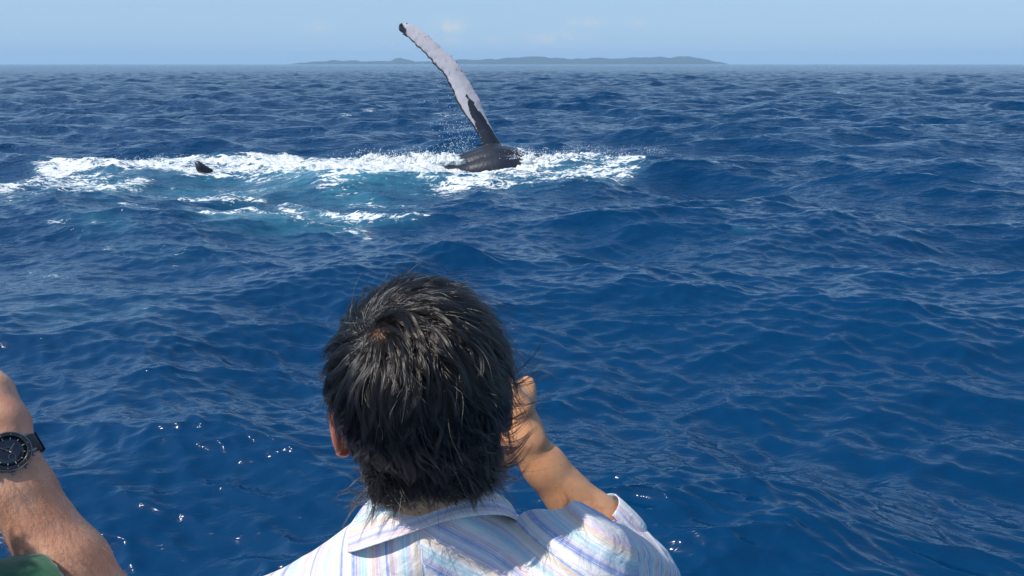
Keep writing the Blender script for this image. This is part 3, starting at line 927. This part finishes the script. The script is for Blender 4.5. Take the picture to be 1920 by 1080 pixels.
# stripes woven into the shirt cloth: v = metres across the stripes (vertex attribute)
def shirt_mat():
    m, t, b = new_mat("striped_shirt_cloth")
    v = attr(t, 'stripe')
    wv = N(t, 'ShaderNodeTexCoord').outputs['Object']
    cyc = mth(t, 'FRACT', mth(t, 'ADD', mth(t, 'DIVIDE', v, .088), 10.0))
    rp = N(t, 'ShaderNodeValToRGB'); cr = rp.color_ramp; cr.interpolation = 'LINEAR'
    Wh, Bl, Cy, Pk, Tn, Lv = (.82, .80, .77), (.27, .35, .62), (.48, .67, .74), (.76, .50, .54), (.74, .62, .50), (.60, .53, .64)
    bands = [(0, Wh), (.06, Wh), (.08, Bl), (.13, Bl), (.15, Lv), (.20, Cy), (.27, Cy), (.29, Wh), (.34, Tn), (.37, Tn), (.39, Pk), (.43, Lv), (.49, Wh), (.52, Bl), (.56, Lv), (.61, Pk),
             (.64, Wh), (.69, Wh), (.71, Cy), (.78, Cy), (.80, Pk), (.83, Wh), (.87, Tn), (.91, Tn), (.93, Bl), (.95, Bl), (.97, Wh)]
    cr.elements[0].position = 0; cr.elements[0].color = Wh + (1,); cr.elements[1].position = 1; cr.elements[1].color = Wh + (1,)
    for p, c in bands[1:]:
        e = cr.elements.new(p); e.color = c + (1,)
    L(t, cyc, rp.inputs[0])
    cv = N(t, 'ShaderNodeCombineXYZ'); L(t, v, cv.inputs[0])
    fine = noise(t, cv.outputs[0], 520, 3, .8); med = noise(t, cv.outputs[0], 130, 2, .6)
    slub = noise(t, mapping(t, wv, (1, 1, 1)), 90, 3, .7)
    f = mth(t, 'ADD', fine, mth(t, 'MULTIPLY', mth(t, 'SUBTRACT', slub, .5), .22))
    col = mixc(t, sstep(t, f, .50, .58), rp.outputs[0], (.82, .80, .77))
    col = mixc(t, mth(t, 'MULTIPLY', sstep(t, med, .56, .62), .5), col, (.55, .50, .66))
    col = mixc(t, mth(t, 'MULTIPLY', sstep(t, noise(t, cv.outputs[0], 300, 1), .66, .70), .6), col, (.70, .38, .46))
    L(t, col, b.inputs['Base Color']); inp(b, Roughness=.85, Specular_IOR_Level=.2, Sheen_Weight=.15)
    wrk = noise(t, wv, 45, 4, .55, .8); we = noise(t, wv, 900, 2)
    nb = bump(t, wrk, .55, .005); L(t, bump(t, we, .3, .0006, nb), b.inputs['Normal'])
    return m


def watcher():
    org = P(795, 1010, .84)
    root = empty('person', (org.x, org.y, org.z - 1.0)); root.location = (org.x, org.y, org.z)
    tag(root, 'person seen from behind, tousled dark hair, pastel striped shirt, one hand at the face', 'person')
    hc = P(789, 752, .80)
    M = Matrix.Translation(hc) @ Matrix.Rotation(R(11), 4, 'Z') @ Matrix.Rotation(R(-4), 4, 'Y') @ Matrix.Rotation(R(-6), 4, 'X')
    H = .003
    F = Field((org.x - .30, org.y - .16, org.z - .62), (org.x + .36, org.y + .34, hc.z + .14), H)
    head_into(F, M, .62)
    nk = P(797, 1000, .835)
    F.cone(M @ Vector((0, -.022, -.045)), nk, .054, .058, .025)
    # torso, shoulders
    F.cone(nk, P(960, 1085, .835), .045, .05, .03); F.cone(nk, P(597, 1172, .835), .045, .05, .03)
    F.ell(org + Vector((0, .015, -.20)), (.165, .10, .19), None, .05); F.ell(org + Vector((0, .03, -.45)), (.145, .10, .20), None, .05)
    sr, el, wr = P(1072, 1078, .80), P(1188, 1078, 1.09), P(978, 822, 1.05)
    F.cone(P(960, 1085, .835), sr, .05, .047, .03); F.cone(sr, el, .046, .038, .02)
    fa = (wr - el).normalized()
    F.cone(el, el + (wr - el) * .38, .040, .0420, .02); F.cone(el + (wr - el) * .38, el + (wr - el) * .80, .0420, .0290, .02)
    F.cone(el + (wr - el) * .80, wr, .0290, .0268, .015)
    F.ell(el + (wr - el) * .96 + Vector((.013, -.012, .008)), (.010, .010, .010), None, .012)       # the wrist bone
    kn = P(938, 772, 1.085)
    right = Vector((1, 0, 0))
    hand_into(F, wr, kn, Vector((.55, -.25, .1)) * -1, Vector((-.62, .72, .05)), thumb=(-.2, -.25, 1))
    # the knuckle that stands highest behind the hair
    F.cone(P(976, 806, 1.05), P(966, 765, 1.055), .0245, .0205, .016); F.cone(P(966, 765, 1.055), P(956, 733, 1.065), .0195, .0165, .01)
    sl = P(507, 1212, .82); ll = P(640, 1330, 1.05); lw = P(745, 925, 1.03)
    F.cone(P(597, 1172, .835), sl, .05, .047, .03); F.cone(sl, ll, .046, .04, .02); F.cone(ll, lw, .04, .027, .02)
    hand_into(F, lw, P(752, 820, 1.05), Vector((-1, 0, 0)), Vector((.6, .75, .1)), thumb=(.3, -.2, .8))
    V, q = F.mesh(0, 1)
    loc = (V - np.array(hc)) @ np.array(M.to_3x3())
    sc = sm(loc[:, 2], -.085, -.05) * (1 - sm(loc[:, 1], .045, .06) * (1 - sm(loc[:, 2], .075, .09))) * (np.abs(loc[:, 0]) < .0775)
    sc *= 1 - (np.abs(loc[:, 0]) > .060) * (loc[:, 2] < .024) * (loc[:, 1] > -.030)
    bare = np.exp(-(np.linalg.norm(loc - np.array((-.030, -.070, .088)), axis=1) / .018) ** 2)
    sc = np.where(np.linalg.norm(loc, axis=1) < .16, sc, 0) * (1 - .5 * bare) * .92
    fl = (np.abs(loc[:, 0]) > .074) * (np.linalg.norm(loc, axis=1) < .11) * .8  # ears painted red as if the sun lit them through
    skin = skin_mat('tanned_skin', (.68, .35, .175), (.58, .275, .13))
    mesh_obj('body', V, q, skin, root, attrs=dict(scalp=sc, ear_glow=fl))
    head_hair(root, M, hair_mat('black_hair', ((.003, .0025, .0022), (.010, .008, .007)), .14), 3300, 14, 21)

    # ---- shirt
    cloth = shirt_mat()
    F = Field((org.x - .34, org.y - .20, org.z - .64), (org.x + .40, org.y + .30, org.z + .12), .0032)
    F.cone(P(802, 1012, .825), P(960, 1092, .83), .070, .060, .03); F.cone(P(800, 1025, .825), P(592, 1176, .83), .066, .061, .03)
    F.ell(org + Vector((0, .012, -.20)), (.182, .118, .195), None, .05); F.ell(org + Vector((0, .03, -.45)), (.16, .115, .20), None, .05)
    F.cone(P(960, 1092, .83), sr, .060, .058, .03); F.cone(sr, el, .060, .056, .03)
    cuff = el + (wr - el) * .37
    F.cone(el, cuff, .054, .050, .025)
    F.cone(P(592, 1176, .83), sl, .06, .058, .03); F.cone(sl, ll, .06, .056, .03)
    # the sleeve stops where the cuff is turned back
    ac = np.array((wr - el).normalized()); G = F.box(F.lo, F.lo + (F.n - 1) * F.h)[1]
    rel = G - np.array(cuff); al = rel @ ac; rad_ = np.linalg.norm(rel - al[..., None] * ac, axis=-1)
    F.f = np.where((rad_ < .11) & (al > -.03), np.maximum(F.f, al + .004), F.f)
    # folds: creases fanning from neck to shoulder and round the armhole
    G = F.box(F.lo, F.lo + (F.n - 1) * F.h)[1]
    near = np.abs(F.f) < .03
    g = G[near]
    up = g[:, 1] * .41 + g[:, 2] * .91
    w1 = fbm(np.stack([g[:, 0] * 9, up * 9, g[:, 1] * 5], -1), 3)
    ph = (up * .80 + g[:, 0] * .62) * 2 * np.pi / .042 + w1 * 3.2
    amp = sm(g[:, 0], org.x + .03, org.x + .12)
    fold = (np.maximum(np.sin(ph), -.3)) * .0062 * amp * (.5 + .5 * sm(fbm(g * 7 + 3, 2), -.3, .4))
    w2 = 1 - np.abs(fbm(g * np.array([13, 9, 9]) + 5, 3)) * 2.2
    w3 = fbm(g * 30 + 2, 3)
    F.f[near] -= (fold + .0042 * w2 + .0016 * w3).astype(np.float32)
    V, q = F.mesh(0, 1)
    up = V[:, 1] * .41 + V[:, 2] * .91; x = V[:, 0]
    # chevron seam of the yoke: stripes run down the left half and fan out over the right shoulder
    o_up = org.y * .41 + org.z * .91
    s_l = (x - org.x - .015) * .97 + (up - o_up) * .10; s_r = (x - org.x - .015) * .50 + (up - o_up + .02) * .86
    st = np.where(x - org.x - .015 + (up - o_up + .03) * .2 < 0, s_l, s_r)
    ua = np.array(el - sr); ua /= np.linalg.norm(ua); tl = (V - np.array(sr)) @ ua
    st = np.where(tl > .045, tl + .3, st)
    ca = np.array(wr - el); ca /= np.linalg.norm(ca); 
    mesh_obj('shirt', V, q, cloth, root, attrs=dict(stripe=st))

    # ---- collar: stand and fall, folded over, open towards the throat
    n, mm = 120, 15
    ax = Vector((-.17, .62, .76)).normalized()
    e1 = Vector((1, 0, 0)); e1 = (e1 - ax * e1.dot(ax)).normalized(); e2 = ax.cross(e1)
    cc = P(797, 943, .835)
    prof = [(.0605, -.035), (.0615, -.012), (.0628, .006), (.0645, .0095), (.0670, .0085), (.0705, .002), (.0740, -.010), (.0770, -.022), (.0800, -.034), (.0805, -.0365), (.0785, -.0370),
            (.0755, -.026), (.0715, -.014), (.0690, -.006), (.0650, -.004)]
    VV, ss = [], []
    rr_ = random.Random(2)
    for i in range(n):
        a = math.radians(-90 + (i / (n - 1) - .5) * 316)
        wob = 1 + .02 * math.sin(a * 3 + 1) + .012 * math.sin(a * 8)
        fr = sm(abs(i / (n - 1) - .5), .36, .5)
        for j, (r_, h_) in enumerate(prof):
            spread = 1 + .28 * fr * max(0, (j - 4) / 6) if j > 4 else 1
            side = 1.0 + .04 * math.cos(a)
            rr2 = r_ * wob * spread * side * (1.0 + (.20 if j > 5 else 0) * abs(math.cos(a)))
            h2 = h_ - (.035 * fr) - (.006 * math.sin(a * 2.2 + .5) if 5 < j < 12 else 0)
            VV.append(tuple(cc + e1 * (math.cos(a) * rr2) + e2 * (math.sin(a) * rr2) + ax * h2))
            ss.append(abs(h_ * 1.25) + (.08 if j < 4 else .012) + .0016 * math.sin(a * 5))
    ii = np.arange(n * mm).reshape(n, mm); j2 = np.roll(ii, -1, 1)
    Q = np.stack([ii[:-1], j2[:-1], j2[1:], ii[1:]], -1).reshape(-1, 4)
    co = mesh_obj('collar', VV, Q, cloth, root, attrs=dict(stripe=ss))
    sb = co.modifiers.new('round', 'SUBSURF'); sb.levels = sb.render_levels = 1

    # ---- turned-back cuff, slit at its placket
    axc = (wr - el).normalized(); u1 = axc.cross(Vector((0, 1, 0))).normalized(); u2 = axc.cross(u1)
    VV, ss = [], []; n, prof = 96, [(-.050, .0575), (-.030, .0580), (-.006, .0560), (.010, .0535), (.0118, .0520), (.010, .0505), (-.006, .0530), (-.030, .0550), (-.050, .0550)]
    for i in range(n):
        a = i / (n - 1) * 2 * math.pi * .97 + 2.45
        for l, r_ in prof:
            r2 = r_ * (1 + .035 * math.sin(a * 2 + 1) + .02 * math.sin(a * 5 + l * 40)) + .0035 * (i / (n - 1)) + .010 * sm(i / (n - 1), .9, 1.0)
            VV.append(tuple(cuff + axc * (l + .004 * math.sin(a)) + u1 * math.cos(a) * r2 + u2 * math.sin(a) * r2)); ss.append(a * .05)
    mm = len(prof); ii = np.arange(n * mm).reshape(n, mm); j2 = np.roll(ii, -1, 1)
    Q = np.stack([ii[:-1], j2[:-1], j2[1:], ii[1:]], -1).reshape(-1, 4)
    co = mesh_obj('cuff', VV, Q, cloth, root, attrs=dict(stripe=ss))
    sb = co.modifiers.new('round', 'SUBSURF'); sb.levels = sb.render_levels = 1


watcher()


def neighbour():
    sr = P(-330, 1300, .62)
    nb = sr + Vector((-.19, -.02, .07))
    root = empty('person', tuple(nb))
    tag(root, 'person at the left edge in green t-shirt, hairy bare forearm raised, wearing a watch', 'person')
    H = .003
    el, wr = P(178, 1150, .80), P(4, 862, .80)
    hc = nb + Vector((.02, .03, .20))
    F = Field((nb.x - .30, nb.y - .16, nb.z - .55), (el.x + .08, nb.y + .36, hc.z + .14), H)
    M = Matrix.Translation(hc) @ Matrix.Rotation(R(-8), 4, 'Z')
    head_into(F, M)
    F.cone(M @ Vector((0, -.022, -.045)), nb, .056, .06, .025)
    F.ell(nb + Vector((0, .02, -.20)), (.18, .11, .19), None, .05); F.ell(nb + Vector((0, .03, -.42)), (.16, .11, .18), None, .05)
    F.cone(nb, sr, .05, .055, .03); F.cone(sr, el, .055, .040, .02)
    v = wr - el
    F.cone(el, el + v * .30, .038, .0380, .02); F.cone(el + v * .30, el + v * .82, .0380, .0300, .02); F.cone(el + v * .82, wr, .0305, .0285, .015)
    kn = P(-62, 748, .86)
    hand_into(F, wr + Vector((0, 0, .004)), kn, Vector((0, -.25, -1)), Vector((-.72, .62, .0)), thumb=(-.7, .6, .3), w=.034)
    F.cone(wr, P(-2, 800, .81), .027, .0260, .02); F.cone(P(-2, 800, .81), P(-20, 738, .82), .0260, .0215, .015); F.cone(P(-20, 738, .82), P(-36, 706, .83), .0205, .0175, .015)
    sl = nb + Vector((-.19, .02, -.08)); ll = nb + Vector((-.22, .22, -.22)); lw = nb + Vector((-.06, .30, .05))
    F.cone(nb, sl, .05, .055, .03); F.cone(sl, ll, .05, .042, .02); F.cone(ll, lw, .042, .03, .02)
    hand_into(F, lw, lw + Vector((.03, 0, .09)), Vector((-1, 0, 0)), Vector((.6, .75, .1)))
    V, q = F.mesh(0, 1)
    loc = (V - np.array(hc)) @ np.array(M.to_3x3())
    sc = sm(loc[:, 2], -.06, -.03) * (1 - sm(loc[:, 1], .045, .06) * (1 - sm(loc[:, 2], .075, .09))) * (np.abs(loc[:, 0]) < .0775) * (np.linalg.norm(loc, axis=1) < .16)
    sc *= 1 - (np.abs(loc[:, 0]) > .060) * (loc[:, 2] < .016) * (loc[:, 1] > -.045)
    skin = skin_mat('ruddy_skin', (.62, .33, .21), (.53, .25, .15), .34, (.06, .04, .025))
    mesh_obj('body', V, q, skin, root, attrs=dict(scalp=sc * .9, ear_glow=sc * 0))
    brown = hair_mat('brown_hair', ((.09, .05, .03), (.20, .12, .07)), .3)
    head_hair(root, M, hair_mat('dark_brown_hair', ((.02, .013, .009), (.05, .03, .02)), .25), 900, 12, 5)
    # hair of the forearm and hand
    nr = vnormals(V, q); r = np.random.default_rng(8)
    t = ((V - np.array(el)) @ np.array(v)) / (v.length ** 2)
    d = np.linalg.norm(V - np.array(el) - t[:, None] * np.array(v), axis=1)
    cand = np.nonzero((t > -.25) & (t < .93) & (d < .065) & (V[:, 0] < el.x + .07) & (nr[:, 1] < .4))[0]
    idx = r.choice(cand, 5200); k = 6
    axn = np.array(v.normalized()); s = np.linspace(0, 1, k)[None, :, None]
    sd = np.cross(nr[idx], axn)
    dirn = unit(axn * -.25 + sd * (.8 + .25 * r.normal(size=(len(idx), 1))) + r.normal(size=(len(idx), 3)) * .28 + axn * .5 * r.normal(size=(len(idx), 1)))
    ln = r.uniform(.005, .012, (len(idx), 1, 1))
    base = V[idx] + (V[r.permutation(idx) * 0 + idx] - V[idx]) + r.normal(size=(len(idx), 3)) * .0012
    pts = base[:, None] + dirn[:, None] * ln * s + nr[idx][:, None] * (.0032 * np.sin(s * 2.4) - .0005) + np.array((0, 0, -1)) * ln * .35 * s ** 2
    rr = r.uniform(.00006, .00011, (len(idx), 1)) * (1 - .7 * np.linspace(0, 1, k)[None])
    curves_obj('arm_hair', pts, rr, brown, root, k)
    # green t-shirt
    F = Field((nb.x - .34, nb.y - .20, nb.z - .58), (el.x + .02, nb.y + .32, nb.z + .10), .0035)
    F.cone(nb + Vector((0, 0, -.03)), sr, .062, .072, .03)
    F.ell(nb + Vector((0, .02, -.20)), (.197, .125, .195), None, .05); F.ell(nb + Vector((0, .03, -.42)), (.175, .125, .18), None, .05)
    sle = sr + (el - sr) * .70
    F.cone(sr, sle + (el - sr) * .2, .074, .072, .03)
    F.cone(nb + Vector((0, 0, -.03)), sl, .062, .068, .03); F.cone(sl, sl + (ll - sl) * .7, .066, .066, .03)
    a_ = np.array((el - sr).normalized())
    G = F.box(F.lo, F.lo + (F.n - 1) * F.h)[1]
    cutp = (G - np.array(sle)) @ a_ - .010; arm = G[..., 0] > sr.x
    F.f = np.where(arm, np.maximum(F.f, cutp), F.f)              # the sleeve ends square in a hem
    nearm = np.abs(F.f) < .02; g = G[nearm]
    hem = ((g - np.array(sle)) @ a_)
    F.f[nearm] -= (.0045 * (1 - np.abs(fbm(g * 11 + 2, 3)) * 2) + .0012 * ((hem > -.012) & (hem < .02) & (g[:, 0] > sr.x))).astype(np.float32)
    V, q = F.mesh(0, 1)
    m, t_, b = new_mat('green_tshirt_cloth')
    tc = N(t_, 'ShaderNodeTexCoord').outputs['Object']
    n1 = noise(t_, tc, 40, 4, .6); n2 = noise(t_, tc, 900, 2)
    L(t_, mixc(t_, n1, (.006, .075, .030), (.014, .115, .048)), b.inputs['Base Color']); inp(b, Roughness=.9, Specular_IOR_Level=.15, Sheen_Weight=.3)
    L(t_, bump(t_, n2, .4, .0008, bump(t_, n1, .3, .004)), b.inputs['Normal'])
    mesh_obj('t_shirt', V, q, m, root)
    return el, wr


EL, WR = neighbour()


# ================================================================ WRIST WATCH
def simple(name, col, rough=.4, metal=0.0, coat=0.0):
    m, t, b = new_mat(name); inp(b, Base_Color=col, Roughness=rough, Metallic=metal, Coat_Weight=coat)
    tc = N(t, 'ShaderNodeTexCoord').outputs['Object']
    L(t, mth(t, 'ADD', mth(t, 'MULTIPLY', noise(t, tc, 300, 3), .12), rough - .06, clamp=True), b.inputs['Roughness'])
    return m


def watch():
    ax = (WR - EL).normalized()
    wc = EL + (WR - EL) * 1.0                        # on the wrist
    toc = (Vector((0, 0, CAM_H)) - wc).normalized()
    nrm = (toc + Vector((.38, 0, .22))); nrm = (nrm - ax * nrm.dot(ax)).normalized()   # dial faces up and back
    sx = ax.cross(nrm).normalized()
    rw = .0305
    c = wc + nrm * (rw + .002)
    root = empty('wrist_watch', tuple(c))
    tag(root, 'round black dial watch with silver case and black strap on the raised wrist', 'watch')
    FR = Matrix((sx, ax, nrm)).transposed() * .94

    def lathe(name, prof, mat, n=56, parent=root, close=True):
        V = []
        for i in range(n):
            a = 2 * math.pi * i / n
            for r_, z in prof: V.append(tuple(c + FR @ Vector((math.cos(a) * r_, math.sin(a) * r_, z))))
        m_ = len(prof); ii = np.arange(n * m_).reshape(n, m_); jj = np.roll(ii, -1, 0)
        if close: Q = np.stack([ii, jj, np.roll(jj, -1, 1), np.roll(ii, -1, 1)], -1).reshape(-1, 4)
        else: Q = np.stack([ii[:, :-1], jj[:, :-1], jj[:, 1:], ii[:, 1:]], -1).reshape(-1, 4)
        return mesh_obj(name, V, Q, mat, parent)
    steel = simple('dark_steel', (.30, .30, .31), .34, 1.0)
    blackm = simple('black_enamel', (.012, .013, .016), .3, 0, .5)
    strap_m = simple('black_strap_rubber', (.018, .018, .02), .6)
    dialm = simple('dark_dial', (.010, .014, .024), .25, 0, .8)
    white = simple('white_print', (.45, .45, .44), .5)
    lathe('case', [(.006, -.005), (.020, -.005), (.0225, -.002), (.0225, .003), (.0218, .0045), (.0205, .0045), (.0205, .002), (.006, .001)], steel)
    lathe('bezel', [(.0166, .0046), (.0172, .0056), (.0205, .0062), (.0212, .0058), (.0212, .0046)], blackm)
    dial = lathe('dial', [(.0001, .0042), (.0085, .0042), (.0170, .0042), (.0170, .0036), (.0001, .0036)], dialm)
    # minute marks on the bezel, hour dots and hands on the dial
    def box_at(name, x, y, z, lx, ly, lz, ang, mat, parent=root):
        V = []
        for dx in (-1, 1):
            for dy in (-1, 1):
                for dz in (-1, 1):
                    X = dx * lx / 2; Y = dy * ly / 2
                    V.append(tuple(c + FR @ Vector((x + X * math.cos(ang) - Y * math.sin(ang), y + X * math.sin(ang) + Y * math.cos(ang), z + dz * lz / 2))))
        Q = [[0, 1, 3, 2], [4, 6, 7, 5], [0, 4, 5, 1], [2, 3, 7, 6], [0, 2, 6, 4], [1, 5, 7, 3]]
        return mesh_obj(name, V, np.array(Q), mat, parent, smooth=False)
    for i in range(12):
        a = 2 * math.pi * i / 12
        box_at('hour_marker', .0145 * math.cos(a), .0145 * math.sin(a), .0045, .0018 if i % 3 else .0028, .0007, .0004, a, white)
    for i in range(60):
        a = 2 * math.pi * i / 60
        if i % 5 == 0: box_at('minute_mark', .0192 * math.cos(a), .0192 * math.sin(a), .0062, .0012, .00035, .0003, a, white)
    grey = simple('grey_print', (.16, .17, .19), .5)
    box_at('hand', .004, .003, .0050, .010, .0007, .0003, .6, grey); box_at('hand', -.004, .005, .0054, .013, .0005, .0003, 2.2, grey)
    for (x, y) in ((0, -.007),):
        n = 20; V = []; 
        for i in range(n):
            a = 2 * math.pi * i / n
            for r_, z in ((.0034, .0043), (.0034, .0046), (.0032, .0046), (.0032, .0043)): V.append(tuple(c + FR @ Vector((x + math.cos(a) * r_, y + math.sin(a) * r_, z))))
        ii = np.arange(n * 4).reshape(n, 4); jj = np.roll(ii, -1, 0)
        mesh_obj('subdial_ring', V, np.stack([ii, jj, np.roll(jj, -1, 1), np.roll(ii, -1, 1)], -1).reshape(-1, 4), grey, root)
    # crown and two pushers on the side towards the elbow
    for name, da, r_, l_ in (('crown', -math.pi / 2 + .35, .0030, .0045), ('pusher', -math.pi / 2 - .25, .0022, .0045), ('pusher', -math.pi / 2 + .95, .0022, .0045)):
        d = Vector((math.cos(da), math.sin(da), 0)); s_ = Vector((-d.y, d.x, 0)); n = 16; V = []
        prof = [(.0001, .021), (r_ * .6, .021), (r_ * .6, .023), (r_, .0235), (r_, .021 + l_), (r_ * .8, .0216 + l_), (.0001, .0216 + l_)]
        for i in range(n):
            a = 2 * math.pi * i / n
            for rr, z in prof: V.append(tuple(c + FR @ (d * z + s_ * (rr * math.cos(a)) + Vector((0, 0, rr * math.sin(a) + .0005)))))
        m_ = len(prof); ii = np.arange(n * m_).reshape(n, m_); jj = np.roll(ii, -1, 0)
        mesh_obj(name, V, np.stack([ii[:, :-1], jj[:, :-1], jj[:, 1:], ii[:, 1:]], -1).reshape(-1, 4), steel, root)
    # strap round the wrist, thicker where it leaves the lugs
    n = 90; V = []; w = .0105
    for i in range(n):
        a = 2 * math.pi * i / n
        rr = rw + .0006 + .0012 * max(0, math.cos(a)); th = .0026
        rr *= 1 + .10 * abs(math.sin(a)) ** 2
        ww = w * (1 - .12 * (1 - math.cos(a)) / 2)
        for (yy, r_) in ((-ww, rr), (-ww, rr + th * .7), (-ww * .8, rr + th), (ww * .8, rr + th), (ww, rr + th * .7), (ww, rr)):
            V.append(tuple(wc + ax * yy + (nrm * math.cos(a) + sx * math.sin(a)) * r_))
    ii = np.arange(n * 6).reshape(n, 6); jj = np.roll(ii, -1, 0)
    mesh_obj('strap', V, np.stack([ii, jj, np.roll(jj, -1, 1), np.roll(ii, -1, 1)], -1).reshape(-1, 4), strap_m, root)
    # keeper loop on the strap
    n = 14; V = []
    for i in range(n):
        a = R(78) + R(22) * i / (n - 1)
        for (yy, r_) in ((-w * 1.0, rw * 1.1 + .001), (-w * 1.06, rw * 1.1 + .0052), (w * 1.06, rw * 1.1 + .0052), (w * 1.0, rw * 1.1 + .001)):
            V.append(tuple(wc + ax * yy + (nrm * math.cos(a) + sx * math.sin(a)) * r_))
    ii = np.arange(n * 4).reshape(n, 4)
    Q = np.stack([ii[:-1], ii[1:], np.roll(ii[1:], -1, 1), np.roll(ii[:-1], -1, 1)], -1).reshape(-1, 4)
    mesh_obj('strap_keeper', V, np.concatenate([Q, [ii[0][::-1], ii[-1]]]), strap_m, root)
    for sx_, sy_ in ((1, 1), (1, -1), (-1, 1), (-1, -1)):
        o = box_at('lug', sx_ * .0215, sy_ * .0095, -.001, .008, .0028, .0042, 0, steel)
        bv = o.modifiers.new('edge', 'BEVEL'); bv.width = .0008; bv.segments = 2


watch()
